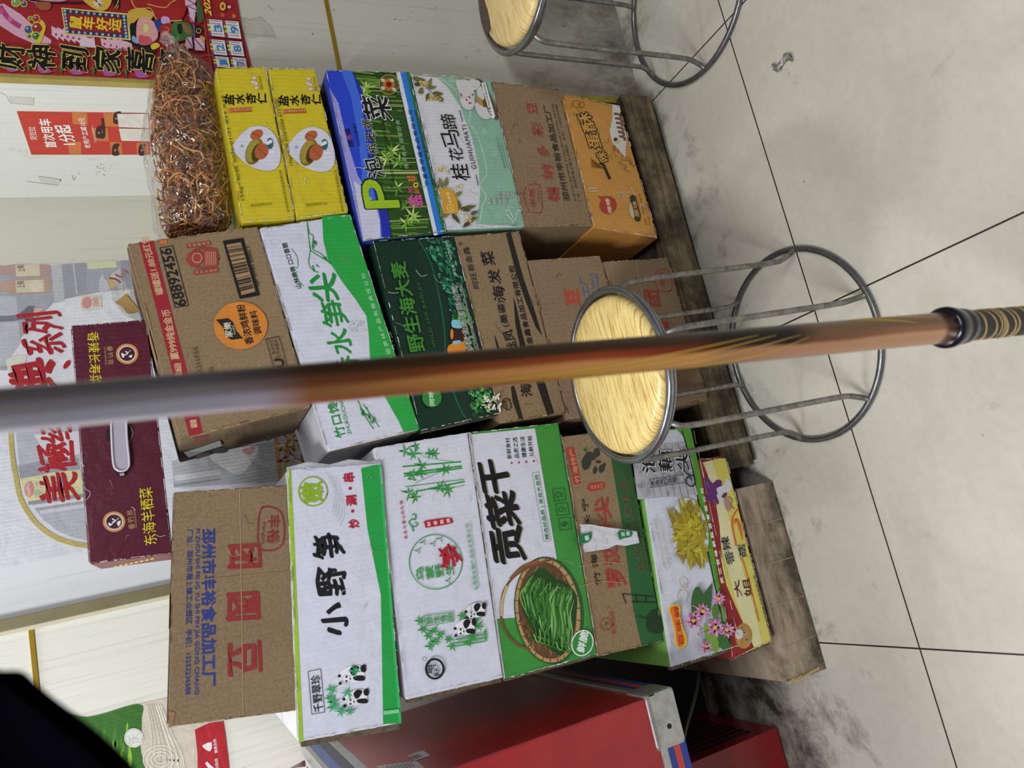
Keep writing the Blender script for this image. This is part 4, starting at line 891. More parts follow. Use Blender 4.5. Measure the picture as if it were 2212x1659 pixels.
carton('white carton with green wave and green brush title, under the brown seasoning carton', [(709, 976), (560, 493), (756, 463), (906, 928)], RY, 0.22, ink(WHITE), ink((196, 196, 204)), tips, Z8, edge=.0025)

def barley(I):
    I.fr = Z8; G = (30, 110, 44)
    q = [(1045, 165), (1270, 148), (1560, 1290), (1370, 1345), (1290, 1200), (1225, 950), (1215, 760), (1185, 560), (1130, 330)]
    I.poly(q, (14, 44, 36)); I.stroke([(1045, 165), (1130, 330), (1185, 560), (1215, 760), (1225, 950), (1290, 1200), (1370, 1345)], 9, (22, 92, 66))
    def inside(): 
        t = random.random(); a = (1045 + 325 * t + 60 * math.sin(t * 3.1), 165 + 1180 * t); b_ = (1270 + 290 * t, 148 + 1140 * t); k = random.uniform(.12, .93); return (a[0] + (b_[0] - a[0]) * k, a[1] + (b_[1] - a[1]) * k)
    for k in range(460):
        p = inside(); a = random.uniform(.2, 1.4); L = random.uniform(22, 48)
        if p[0] + L * math.cos(a) > 1262 + (p[1] - 148) * .254 or p[1] > 1270: continue
        c_ = random.choice([(20, 76, 60), (34, 110, 76), (16, 60, 50), (60, 150, 100), (24, 90, 60)] if p[1] < 600 else [(34, 100, 40), (60, 140, 56), (20, 70, 40), (90, 170, 80), (24, 84, 44)])
        I.stroke([p, (p[0] + L * math.cos(a), p[1] + L * math.sin(a))], random.uniform(15, 24), c_, taper='both', sm=False, lift=(k % 5 == 0)); 
        if k % 3 == 0: I.disc(p, 6, (90, 190, 140), n=7, lift=False)
    # small clown coloured fish
    I.blob([(1240, 790), (1290, 740), (1340, 750), (1350, 810), (1290, 830)], (60, 20, 16)); I.blob([(1240, 850), (1330, 830), (1340, 900), (1240, 905)], (214, 130, 40)); I.blob([(1262, 690), (1330, 700), (1320, 740), (1262, 735)], (120, 190, 206)); I.blob([(1265, 825), (1310, 820), (1310, 840), (1268, 842)], (120, 190, 206)); I.disc((1258, 780), 10, (214, 130, 40), ry=34)
    I.text('野生海大麦', (1090, 885), (960, 315), 105, (60, 126, 44), .03); I.text('WILD SEA BARLEY', (1158, 862), (1052, 442), 24, (50, 96, 40), .0)
    HB = ((222, 226, 220), .05)
    I.text('福州哆麦食品有限公司', (1425, 1010), (1290, 470), 42, (20, 22, 20), .01, halo=HB); I.text('FuzhouDuomaiFoodCo.,Ltd.', (1465, 1000), (1322, 462), 28, (20, 22, 20), .01, halo=HB)
    I.text('净含量：400克X20包', (1290, 405), (1228, 180), 20, (190, 206, 196))
    I.disc((1130, 1185), 62, (44, 128, 52)); I.text('阿哆', (1150, 1235), (1138, 1140), 34, (214, 226, 210), .02)
def m3flap(t, TL, TR, BR, BL):
    mb = MB(); w_ = ink((206, 200, 186))
    for k in range(26):
        a = BL + Vector((random.uniform(0, .03), -.002 - random.uniform(0, .006), random.uniform(-.004, .022))); ang = random.uniform(-.8, 2.6); L = random.uniform(.005, .013)
        d_ = Vector((math.cos(ang) * .6, -.25, math.sin(ang))) * L; s_ = Vector((.0025, 0, .0015)); mb.hexa([a, a + s_, a + s_ + d_, a + d_] + [p + Vector((0, .0012, .0008)) for p in (a, a + s_, a + s_ + d_, a + d_)], w_)
    tag(mb.build('crushed_corner', t), 'crushed white torn cardboard corner')
carton('dark green sea barley carton with seaweed picture and a crushed white corner', [(908, 933), (804, 522), (979, 511), (1078, 895)], RY, 0.26, ink((12, 46, 32), .35), ink((14, 48, 34)), barley, Z8, edge=.002, flap=m3flap)

def seahair(I):
    I.fr = W6; BK = (30, 28, 26)
    I.stroke([(385, 80), (430, 90)], 1, BK)
    I.poly([(388, 78), (425, 76), (520, 420), (600, 650), (660, 850), (610, 780), (540, 600), (470, 400)], BK)
    I.poly([(445, 560), (470, 640), (500, 790), (540, 940), (590, 1120), (680, 1200), (750, 1430), (700, 1445), (620, 1210), (500, 960), (460, 760)], BK)
    I.poly([(425, 1230), (450, 1220), (480, 1330), (520, 1475), (490, 1480), (440, 1340)], BK); I.stroke([(305, 850), (325, 920), (345, 985), (380, 1080)], 16, BK, taper='both')
    for t_, bl, br, h in (('菜', (315, 320), (290, 215), 105), ('发', (360, 460), (335, 350), 95), ('海', (390, 590), (370, 475), 95)): I.text(t_, bl, br, h, BK, .02, warp=.03)
    I.text('(墨鎏)', (420, 780), (375, 585), 66, BK, .01); I.text('丝凤', (490, 960), (435, 800), 90, BK, .02, warp=.03); I.text('海', (590, 1300), (570, 1200), 90, BK, .02, warp=.03)
    I.text('阿旺哥金鑫', (195, 495), (110, 185), 52, BK, .0); I.ring((50, 162), 11, 3, BK); I.text('R', (56, 167), (54, 157), 11, BK)
    I.text('阿旺哥金鑫食品加工有限公司', (635, 1090), (450, 330), 48, BK, .02); I.text('宁乡宝', (440, 1390), (420, 1315), 22, BK); I.ring((395, 1360), 44, 5, BK, ry=30, rot=1.2); I.text('NXB', (405, 1395), (390, 1332), 24, BK, .02)
carton('brown carton with black brush strokes and black characters, below the dark green carton', [(1083, 914), (981, 510), (1121, 500), (1223, 892)], RY, 0.27, card(), card(), seahair, W6, tape=(.4, .5))
def beans5(I):
    I.fr = W6
    I.text('豆', (945, 620), (925, 500), 115, (186, 62, 46), .03, warp=.03); I.text('加工厂', (1040, 640), (985, 395), 60, (62, 100, 150), .02); I.text('GONG CHANG', (1070, 620), (1040, 385), 24, (62, 100, 150), .01); I.text('15252236688', (1100, 620), (1075, 385), 22, (62, 100, 150), .01)
carton('plain brown carton half hidden behind the round stool seat, blue and red print', [(1229, 905), (1141, 562), (1296, 552), (1396, 892)], RY, 0.27, card((136, 115, 90)), card((136, 115, 90)), beans5, W6, tape=(.4, .5))
def tuan6(I):
    I.fr = W6; RD = (158, 58, 42)
    fylogo(I, LT((1635, 510), (-25, -165), (-115, 15), 7, 115), RD); I.text('团', (1550, 625), (1530, 510), 130, RD, .03, warp=.03); I.text('圆', (1620, 860), (1600, 745), 120, RD, .03, warp=.03)
    for k, x in enumerate((1170, 1360)): I.stroke([(x, 300), (x + 130, 1000)], 3, (184, 156, 118), sm=False)
carton('brown carton with red seal lowest in the middle stack, standing on the pallet', [(1404, 889), (1303, 565), (1442, 557), (1530, 865)], RY, 0.3, card((136, 115, 90)), card((130, 110, 86)), tuan6, W6, tape=(.4, .5))

# ================================================================== CARTONS: LEFT STACK
LY = 1.195
def reunion(I):
    I.fr = W3; BL_ = (40, 56, 124); RD = (134, 44, 46)
    I.text('邳州市丰裕食品加工厂', (225, 425), (240, 1310), 78, BL_, .03) if False else None
    # this carton stands upside down: the lines read the other way
    I.text('邳州市丰裕食品加工厂', (222, 425), (222, 1310), 74, BL_, .035)
    I.text('PI ZHOU SHI FENG YU SHI PIN JIA GONG CHANG', (183, 422), (175, 1352), 27, BL_, .02)
    I.text('厂址：邳州市港上镇工业园区  手机：15252236688', (140, 425), (128, 1352), 32, BL_, .015)
    for t_, y0, y1, x in (('团', 510, 655, 362), ('圆', 785, 940, 360), ('豆', 1060, 1255, 365)): I.text(t_, (x + 8, y0 + 6), (x + 8, y1 - 6), 172, RD, .035, warp=.06)
    fylogo(I, LT((545, 300), (0, 240), (135, 0), 8, 130), RD)
    I.stroke([(60, 718), (400, 690), (735, 655)], 5, (150, 120, 84)); I.stroke([(435, 200), (455, 1480)], 3, (184, 156, 118), sm=False)
    I.poly([(35, 1440), (75, 1450), (60, 1530), (35, 1535)], (140, 108, 72))
carton('brown carton standing upside down on top of the left stack, blue and red characters', [(363, 1571), (375, 1063), (621, 1047), (641, 1535)], LY, 0.33, card((130, 110, 86)), card((100, 84, 66)), reunion, W3, tape=(.4, .55))

def panda(I, T, G):
    W_ = (222, 222, 230); K = (20, 20, 22)
    I.blob([T(.1, .5), T(.3, .95), T(.7, .95), T(.95, .6), T(.9, .2), T(.5, .05), T(.2, .15)], W_)
    I.ring(T(.3, .72), T.w * 2.6, T.w * .18, K); I.disc(T(.3, .72), T.w * 2.5, W_)
    for a, r_ in (((.12, .95), 1.0), ((.5, .98), 1.0), ((.2, .72), .7), ((.42, .72), .7), ((.3, .58), .5)): I.disc(T(*a), T.w * r_, K)
    I.blob([T(.45, .5), T(.75, .6), T(.95, .45), T(.85, .25), T(.55, .35)], K); I.blob([T(.2, .4), T(.4, .45), T(.4, .1), T(.15, .05)], K); I.blob([T(.6, .15), T(.85, .2), T(.95, .02), T(.6, 0)], K)
def wildshoot(I):
    I.fr = W3; G = (32, 152, 66); K = (22, 22, 26); RD = (172, 30, 54); LG = (136, 170, 30)
    I.poly([(1115, 82), (1225, 55), (1340, 1510), (1238, 1515), (1225, 790), (1150, 420)], G); I.poly([(1212, 60), (1226, 55), (1341, 1508), (1326, 1512)], (40, 176, 92))
    I.poly([(700, 95), (722, 92), (790, 1612), (765, 1618)], (152, 186, 44))
    I.text('小', (1040, 1010), (1032, 840), 140, K, .045, warp=.05); I.text('野', (1032, 785), (1025, 630), 155, K, .035, warp=.06); I.text('笋', (1032, 568), (1020, 442), 175, K, .032, warp=.06)
    I.text('炒', (1105, 412), (1100, 365), 58, RD, .035); I.disc((1067, 322), 9, RD); I.text('涮', (1092, 288), (1086, 232), 58, RD, .035); I.disc((1053, 195), 9, RD); I.text('串', (1078, 155), (1074, 108), 62, RD, .035)
    I.ring((845, 212), 80, 7, LG, ry=82, n=6 * 4); I.text('嫩', (905, 268), (895, 155), 120, LG, .03)
    I.frame([(817, 1220), (888, 1206), (910, 1448), (838, 1460)], 3, K); I.text('千野翠珍', (903, 1440), (882, 1235), 52, K, .01)
    panda(I, LT((1140, 1285), (0, -110), (-150, 15), 9, 100), G); panda(I, LT((1155, 1410), (0, -100), (-140, 15), 9, 100), G)
    for p in ((950, 1320), (940, 1370), (960, 1420), (1000, 1440), (1050, 1440), (1040, 1340), (1080, 1215), (960, 1390)): I.burst(p, 46, 8, [(40, 150, 90), (60, 170, 110)], 8)
    for k in range(14): y = 150 + k * 95; I.disc((1262 + k * 5, y), 2.5, (150, 210, 170), n=6, lift=False)
    I.up(); I.poly([(1238, 1440), (1325, 1430), (1327, 1450), (1239, 1462)], (120, 200, 140))
    for k in range(5): I.stroke([(900 + k * 20, 90 + k * 12), (960 + k * 14, 200 + k * 30), (950 + k * 10, 330 + k * 20)], 2, (186, 184, 190))
def l2flap(t, TL, TR, BR, BL):
    mb = MB(); a = TR + Vector((0, -.002, 0)); w_ = ink(WHITE)
    for i in range(9):
        s0, s1 = i / 9, (i + 1) / 9; p0 = TR + (BR - TR) * s0; p1 = TR + (BR - TR) * s1; h0 = .004 + .006 * math.sin(s0 * 7) ** 2; h1 = .004 + .006 * math.sin(s1 * 7) ** 2
        mb.hexa([p0, p0 + Vector((h0, .004, 0)), p0 + Vector((h0, .006, 0)), p0 + Vector((0, .008, 0)), p1, p1 + Vector((h1, .004, 0)), p1 + Vector((h1, .006, 0)), p1 + Vector((0, .008, 0))], w_)
    tag(mb.build('end_flap', t), 'wavy torn white flap')
carton('white bamboo shoot carton with green base band, two pandas and lime edges', [(645, 1603), (621, 1014), (822, 1000), (867, 1562)], LY - .005, 0.36, ink(WHITE), ink((210, 212, 216)), wildshoot, W3, edge=.0085, flap=l2flap)

def wumeng(I):
    I.fr = (860, 920, 6.38); G = (44, 148, 60); K = (20, 20, 22); RD = (172, 26, 44)
    for a, b_, w_ in (((60, 562), (868, 494), 20), ((75, 660), (878, 555), 24), ((80, 695), (882, 582), 18), ((100, 838), (910, 737), 10), ((235, 908), (915, 766), 20), ((640, 880), (918, 815), 6)): I.stroke([a, b_], w_, G, sm=False)
    for x, y in ((618, 517), (765, 560), (495, 605), (385, 880), (380, 810), (715, 762), (440, 525)): I.stroke([(x, y - 22), (x + 3, y + 20)], 5, WHITE, sm=False)
    for p, n_, L in (((90, 350), 6, 120), ((240, 280), 6, 100), ((210, 390), 7, 130), ((430, 380), 6, 110), ((500, 380), 7, 100), ((320, 540), 6, 130), ((650, 600), 7, 130), ((180, 680), 7, 110), ((300, 650), 8, 100), ((190, 740), 3, 90), ((150, 920), 6, 130), ((230, 980), 7, 110), ((570, 860), 7, 130), ((680, 880), 8, 130)): I.burst(p, L, 22, G, n_)
    I.stroke([(250, 350), (370, 430), (560, 470), (760, 492)], 5, G); I.stroke([(165, 880), (240, 790), (410, 710), (600, 625)], 5, G)
    I.text('来自乌蒙山的礼物', (130, 1560), (60, 1030), 50, RD, .01, sp=1.4)
    I.stroke([(210, 1460), (180, 1380), (145, 1330), (180, 1290), (230, 1290), (235, 1230), (190, 1220)], 16, G); I.stroke([(180, 1380), (240, 1390), (265, 1350), (225, 1330)], 14, G)
    I.poly(smooth([(360, 1340), (375, 1310), (690, 1266), (740, 1300), (725, 1345), (400, 1402), (370, 1390)], 4, True), RD); I.vtext('鲜香脆嫩', (375, 1360), (730, 1300), 62, (226, 214, 214), .015, h=52)
    I.fr = W4
    I.ring((443, 868), 158, 5, G, ry=163, n=48); I.vtext('乌蒙野生', (320, 945), (550, 905), 78, G, .015, h=50)
    I.text('笋', (615, 875), (582, 750), 140, RD, .02, warp=.08)
    for p in ((340, 800), (370, 750), (430, 760), (470, 730), (520, 980)): I.burst(p, 30, 6, G, 4)
    I.text('云南国生翰产品实业有限公司', (695, 1035), (640, 640), 24, G, .0, sp=1.25); I.text('YUNNAN GUOSHENGHAN PRODUCT INDUSTRY CO.,LTD', (706, 1025), (655, 640), 11, G)
    I.frame([(375, 1188), (546, 1166), (551, 1222), (382, 1250)], 4, G); I.vtext('野生食品', (385, 1218), (542, 1196), 46, G, .02, h=34)
    for p in ((350, 1220), (370, 1270), (400, 1310), (430, 1280), (410, 1370), (440, 1340), (520, 1330), (540, 1370), (600, 1190), (680, 1215), (700, 1250), (660, 1310), (640, 1350), (470, 1300)): I.burst(p, 40, 10, G, 7)
    for k in range(3): I.stroke([(560, 1370 - k * 20), (735, 1340 - k * 22)], 8, G, sm=False)
    I.stroke([(735, 1270), (742, 1340)], 10, G, sm=False)
    panda(I, LT((740, 1205), (0, -100), (-120, 10), 9, 100), G); panda(I, LT((680, 1310), (0, -110), (-125, 10), 9, 100), G)
    I.ring((435, 1505), 52, 13, K, ry=58); I.text('昭', (425, 1525), (420, 1480), 36, K, .02); I.text('笋天下', (465, 1545), (455, 1470), 34, K, .015, warp=.04); I.ring((375, 1445), 12, 2.5, K)
    for k in range(7): I.stroke([(640 + k * 1.6, 110 + k * 170), (645 + k * 1.6, 170 + k * 170)], 3, (180, 168, 150), sm=False)
carton('white carton with green bamboo stalks, a green circle and a red character', [(877, 1512), (808, 967), (1010, 934), (1087, 1464)], LY, 0.36, ink(WHITE), ink((206, 206, 212)), wumeng, W4, edge=.0062)

def gongcai(I):
    I.fr = W4; G = (56, 138, 58); K = (16, 16, 16); DG = (30, 84, 38)
    I.poly([(640, 108), (1038, 70), (1168, 850), (1230, 1180), (808, 1208)], WHITE)
    I.poly([(640, 95), (655, 94), (860, 1560), (850, 1566)], (170, 168, 172))
    for t_, bl, br, h in (('干', (895, 440), (860, 250), 175), ('菜', (955, 640), (915, 440), 200), ('贡', (985, 850), (950, 650), 200)): I.text(t_, (bl[0] + 8, bl[1]), (br[0] + 8, br[1]), h, (150, 144, 132), .045, warp=.015); I.text(t_, bl, br, h, K, .045, warp=.015)
    for i, t_ in enumerate(('新鲜食材', '品质之选', '健康生活', '从鲜开始')):
        x = 900 + i * 44; I.text(t_, (x, 252 - i * 4), (x - 14, 127 - i * 4), 30, K, .01); x -= 2
        pts = [(x + (10 if j % 2 == 0 else 4) * math.cos(j * .628 + 3.14), 278 - i * 4 + (10 if j % 2 == 0 else 4) * math.sin(j * .628 + 3.14)) for j in range(10)]; I.poly(pts, (150, 30, 40))
    I.text('精选好品质 | 来自大自然', (1128, 732), (1062, 345), 32, (50, 130, 60), .01); I.frame([(1020, 338), (1060, 330), (1133, 740), (1090, 747)], 2, (110, 150, 110))
    for cx_, cy_ in ((1182, 465), (1200, 552), (1217, 640)): I.frame([(cx_ - 40, cy_ - 32), (cx_ + 30, cy_ - 38), (cx_ + 40, cy_ + 32), (cx_ - 30, cy_ + 40)], 3, DG); I.ring((cx_ - 8, cy_ + 2), 14, 3, DG); I.text('健康', (cx_ + 24, cy_ + 20), (cx_ + 20, cy_ - 12), 9, DG)
    for a in range(8): I.stroke([(1174 + 18 * math.cos(a * .785), 467 + 18 * math.sin(a * .785)), (1174 + 25 * math.cos(a * .785), 467 + 25 * math.sin(a * .785))], 3, DG, sm=False, lift=False)
    I.up(); I.leaf((1205, 655), -1, 34, 16, DG, True)
    # woven tray with the noodles-like stems
    C_ = (1118, 1158); I.disc(C_, 205, (40, 84, 40), ry=322, rot=-.12, n=48); I.disc((C_[0] - 5, C_[1]), 192, (176, 140, 96), ry=312, rot=-.12, n=48); I.disc((C_[0] - 8, C_[1]), 172, (92, 66, 40), ry=290, rot=-.12, n=48)
    for k in range(90):
        a = random.uniform(0, 6.28); r_ = random.uniform(.72, .97); p = (C_[0] - 8 + 168 * r_ * math.cos(a) + 30 * math.sin(a) * .5, C_[1] + 285 * r_ * math.sin(a)); I.stroke([p, (p[0] + random.uniform(-22, 22), p[1] + random.uniform(10, 40))], 6, random.choice([(120, 90, 56), (70, 48, 28), (146, 112, 72)]), sm=False, lift=(k % 15 == 0))
    for k in range(26): a = k / 26 * 6.28; p = (C_[0] - 5 + 182 * math.cos(a) + 36 * math.sin(a), C_[1] + 303 * math.sin(a) - 14 * math.cos(a)); I.stroke([(p[0] - 12 * math.cos(a), p[1] - 12 * math.sin(a)), (p[0] + 10 * math.cos(a), p[1] + 10 * math.sin(a))], 5, (84, 56, 34), sm=False, lift=False)
    I.up(); I.stroke([(1150, 850), (1050, 880), (930, 940), (850, 1040), (832, 1180), (860, 1280), (930, 1360), (1010, 1390)], 13, (112, 72, 44)); I.stroke([(1060, 862), (960, 900), (890, 970)], 20, (128, 84, 52)); I.stroke([(870, 1010), (840, 1100), (835, 1190)], 16, (186, 164, 120))
    I.blob([(1010, 960), (1080, 905), (1150, 960), (1240, 1010), (1285, 1080), (1280, 1200), (1250, 1340), (1190, 1425), (1120, 1380), (1040, 1300), (980, 1200), (960, 1120)], (26, 66, 24))
    GR = [(58, 120, 42), (76, 138, 54), (44, 100, 34), (104, 162, 80), (50, 110, 40), (140, 186, 120), (30, 76, 26), (36, 88, 30)]
    for k in range(120):
        t = random.random(); x = 985 + t * 270; y0 = 930 + t * 110 + random.uniform(-15, 60); y1 = 1180 + t * 190 + random.uniform(-30, 50)
        x0 = x + random.uniform(-10, 25); m_ = random.uniform(-30, 22)
        I.stroke([(x0, y0), (x + m_ - 14, (y0 * 2 + y1) / 3), (x + m_, (y0 + 2 * y1) / 3), (x + random.uniform(-15, 8), y1)], random.uniform(6, 13), random.choice(GR), taper='both', lift=(k % 3 == 0))
    for k in range(9): x = 1020 + k * 26; I.stroke([(x - 20, 1290 + k * 9), (x, 1335 + k * 9), (x + 20, 1320 + k * 10), (x + 14, 1260 + k * 9)], 9, random.choice(GR))
    I.disc((1315, 1352), 66, (228, 230, 228), ry=80, rot=.3); I.disc((1315, 1352), 59, (50, 136, 62), ry=73, rot=.3); I.text('鲜脆', (1345, 1412), (1300, 1300), 56, (228, 230, 228), .035) if False else I.text('鲜脆', (1325, 1412), (1352, 1292), 54, (228, 230, 228), .035)
carton('green and white carton with big black title and bamboo tray of green stems', [(1088, 1468), (1012, 934), (1206, 913), (1290, 1414)], LY + .003, 0.36, ink((56, 138, 58), .35), ink((50, 124, 54)), gongcai, W4, edge=.004)

def luohan(I):
    I.fr = W5; G = (32, 92, 44); RD = (166, 56, 50); K = (36, 34, 28)
    I.poly([(365, 130), (470, 110), (700, 1345), (570, 1372), (520, 1160), (480, 840), (440, 560), (400, 330)], G)
    I.poly([(120, 185), (162, 180), (208, 400), (165, 408)], RD); I.text('竹海特产', (203, 395), (160, 190), 32, (196, 150, 110), .01)
    for p, a, b_, ro in (((265, 235), 34, 22, .6), ((240, 270), 28, 50, .2), ((300, 215), 20, 28, 0), ((310, 270), 16, 10, 0), ((330, 310), 18, 26, .3), ((290, 320), 12, 24, .2), ((215, 268), 8, 8, 0), ((225, 300), 8, 8, 0), ((345, 290), 9, 14, .3)): I.disc(p, a, (52, 56, 46), ry=b_, rot=ro)
    I.burst((235, 200), 24, 8, (60, 110, 50), 5)
    I.poly(smooth([(245, 425), (260, 400), (335, 392), (348, 415), (335, 432), (265, 445)], 4, True), RD); I.vtext('汤鲜爽口', (262, 425), (335, 412), 24, (196, 150, 110), 0, h=15)
    I.text('竹海之·长宁', (328, 1005), (240, 490), 42, K, .01, sp=1.3, warp=.02)
    I.text('尖', (390, 610), (365, 480), 105, RD, .03, warp=.03); I.text('笋', (410, 760), (395, 630), 100, RD, .03, warp=.03); I.text('汉', (440, 880), (425, 780), 100, RD, .03, warp=.03); I.text('罗', (475, 1005), (455, 900), 120, RD, .03, warp=.03)
    HB = ((150, 130, 90), .03)
    I.text('长宁县竹海食品厂', (588, 925), (452, 300), 52, (24, 34, 22), .01, sp=1.25, halo=HB); I.text('CHANGNINGXIANZHUHAISHIPINCHANG', (605, 920), (482, 305), 20, (24, 34, 22), .0, halo=HB)
    I.ring((355, 1240), 34, 4, RD); I.burst((355, 1240), 18, 6, G, 6); I.text('彬海山珍', (415, 1300), (398, 1155), 30, RD, .0); I.ring((365, 1140), 8, 2, RD)
    for x0, y0, x1, y1 in ((450, 1055), (470, 1120), (520, 1060), (540, 1100)) and [(450, 1058, 475, 1118), (450, 1058, 640, 1075), (505, 1105, 660, 1110), (530, 1060, 540, 1110), (590, 1065, 595, 1112)]: I.stroke([(x0, y0), (x1, y1)], 5, (18, 30, 18), sm=False)
    I.blob([(600, 1190), (660, 1150), (690, 1230), (690, 1290), (610, 1280)], (18, 52, 28)); I.stroke([(540, 1190), (600, 1210), (640, 1260)], 6, (18, 52, 28))
    for y0 in (640, 735, 870, 985): I.stroke([(190, y0 + 30), (330, y0), (460, y0 + 10)], 3, (180, 152, 116))
carton('brown and dark green carton with red title, white bag strip hanging over it', [(1290, 1419), (1214, 943), (1350, 926), (1433, 1386)], LY + .004, 0.34, card(), card(), luohan, W5)

def lotus(I):
    I.fr = (1380, 900, 6.38); K = (20, 20, 22); G = (84, 156, 42)
    I.poly([(-300, 170), (590, 160), (760, 640), (1010, 1700), (1060, 2000), (430, 3480), (-20, 1300)], WHITE) if False else None
    I.fr = W5
    I.poly([(560, 95), (860, 62), (1140, 1372), (1080, 1385), (1060, 1290), (1000, 980), (935, 660), (870, 260), (820, 120), (780, 78)], G)
    I.stroke([(810, 85), (870, 300), (935, 660), (1000, 980), (1065, 1260), (1090, 1330), (1080, 1378)], 7, K)
    I.poly([(505, 175), (820, 150), (905, 465), (545, 495)], (176, 176, 186))
    for k in range(7):
        x = 590 + k * 40; I.stroke([(x, 165), (x + 10, 300), (x + 40, 400), (x + 60, 480)], 2.5, (90, 90, 100))
    for k in range(60): x = 530 + random.random() * 330; y = 170 + random.random() * 300; I.ring((min(x, 800 + (y - 150) * .25), y), random.choice([7, 10, 13]), 1.5, (130, 130, 142), n=12)
    HB = ((226, 226, 232), .05)
    I.vtext('泡藕尖', (545, 285), (850, 262), 125, K, .03, h=92, warp=.03, halo=HB)
    I.stroke([(605, 378), (815, 345)], 3, K, sm=False); I.stroke([(612, 425), (818, 395)], 3, K, sm=False); I.vtext('香脆爽口开胃', (615, 402), (770, 378), 34, K, .01, h=24)
    I.stroke([(812, 320), (845, 350), (875, 360), (878, 410), (850, 415), (830, 395), (830, 370), (850, 362), (862, 385)], 7, K)
    # bowl of pointed yellow shoots
    I.disc((850, 690), 110, (196, 206, 206), ry=205, rot=-.15, n=36)
    YS = [(176, 160, 36), (156, 140, 34), (190, 176, 60), (140, 122, 30), (166, 150, 50)]
    tips_ = [(715, 540), (745, 535), (795, 475), (860, 485), (840, 500), (740, 665), (750, 700), (745, 755), (765, 790), (760, 835), (800, 880), (870, 905), (905, 900), (940, 915), (965, 880), (955, 740), (940, 640), (900, 560), (820, 510), (730, 660), (955, 800)]
    for k in range(3):
        for tx, ty in tips_:
            cx_, cy_ = 860 + random.uniform(-45, 45), 690 + random.uniform(-110, 110); q = (tx + random.uniform(-12, 12) * k, ty + random.uniform(-12, 12) * k); a = math.atan2(q[1] - cy_, q[0] - cx_); I.leaf((cx_, cy_), a, math.hypot(q[0] - cx_, q[1] - cy_), random.uniform(30, 44), random.choice(YS)); I.up()
    for k in range(34): a = random.uniform(0, 6.28); I.leaf((865 + random.uniform(-55, 55), 690 + random.uniform(-130, 130)), a, random.uniform(50, 90), 26, random.choice(YS)); I.up()
    I.text('为有食材超生 百味鲜 泡藕带', (700, 905), (640, 610), 16, (176, 160, 120)); I.text('泡藕芽 泡藕尖 泡椒时时学', (730, 905), (672, 625), 16, (176, 160, 120))
    I.text('武汉百味鲜投资有限公司', (1046, 995), (922, 430), 21, (226, 236, 222), .035, sp=1.75); I.text('净含量：20袋×400克', (1035, 1085), (992, 880), 13, (40, 40, 40))
    I.fr = (1420, 1160, 5.927)
    for pts in ([(280, 420), (300, 500), (350, 540), (360, 600), (330, 650), (270, 610), (255, 540), (300, 520)], [(320, 920), (310, 850), (345, 800), (345, 700), (290, 670), (250, 700), (225, 740), (250, 810), (300, 820), (320, 780)], [(300, 600), (330, 610), (325, 580)], [(290, 760), (270, 780), (280, 800)]): I.stroke(pts, 9, (170, 144, 70), taper='both')
    I.poly([(125, 885), (235, 860), (265, 920), (255, 1000), (290, 1160), (345, 1290), (345, 1340), (320, 1410), (235, 1430), (225, 1390), (190, 1360), (190, 1220), (140, 1010), (108, 950)], (230, 190, 30)); I.poly([(140, 895), (228, 875), (248, 930), (240, 1000), (275, 1170), (325, 1300), (300, 1390), (240, 1410), (205, 1340), (200, 1200), (150, 1010), (125, 950)], (216, 116, 30)); I.text('百味鲜', (310, 1375), (235, 880), 78, (170, 50, 26), .04, sp=1.25)
    for q, c_ in (([(430, 680), (500, 640), (540, 730), (600, 680), (665, 600), (640, 860), (600, 1010), (430, 980), (395, 860)], (52, 96, 46)), ([(740, 1200), (850, 1280), (890, 1400), (800, 1440), (730, 1330)], (56, 104, 48)), ([(560, 1100), (640, 1160), (740, 1330), (730, 1470), (650, 1430), (580, 1270)], (120, 160, 60)), ([(680, 870), (740, 870), (740, 1000), (700, 1060), (660, 960)], (80, 124, 48)), ([(780, 880), (830, 960), (840, 1070), (800, 1060)], (110, 150, 84))): I.blob(q, c_)
    for a, b_ in (((590, 1020), (840, 955)), ((590, 1050), (830, 1040)), ((510, 1220), (650, 1185)), ((690, 860), (800, 900))): I.stroke([a, b_], 5, (70, 90, 50), sm=False)
    PK = [(206, 140, 180), (196, 120, 168), (214, 164, 196), (186, 100, 150)]
    for p, L in (((425, 1070), 120), ((545, 950), 115), ((700, 1160), 130), ((850, 1190), 110), ((745, 790), 95), ((590, 1400), 90), ((490, 1240), 26)):
        for k in range(11): I.leaf(p, k * .57 + .2, L * random.uniform(.85, 1.1), L * .42, PK[k % 4])
        I.up(); I.disc(p, L * .2, (222, 180, 40)); 
carton('white lotus shoot carton with green band, yellow shoots and pink lotus flowers', [(1448, 1442), (1370, 935), (1491, 923), (1592, 1395)], LY, 0.4, ink(WHITE), ink((120, 176, 84)), lotus, W5, edge=.0065)

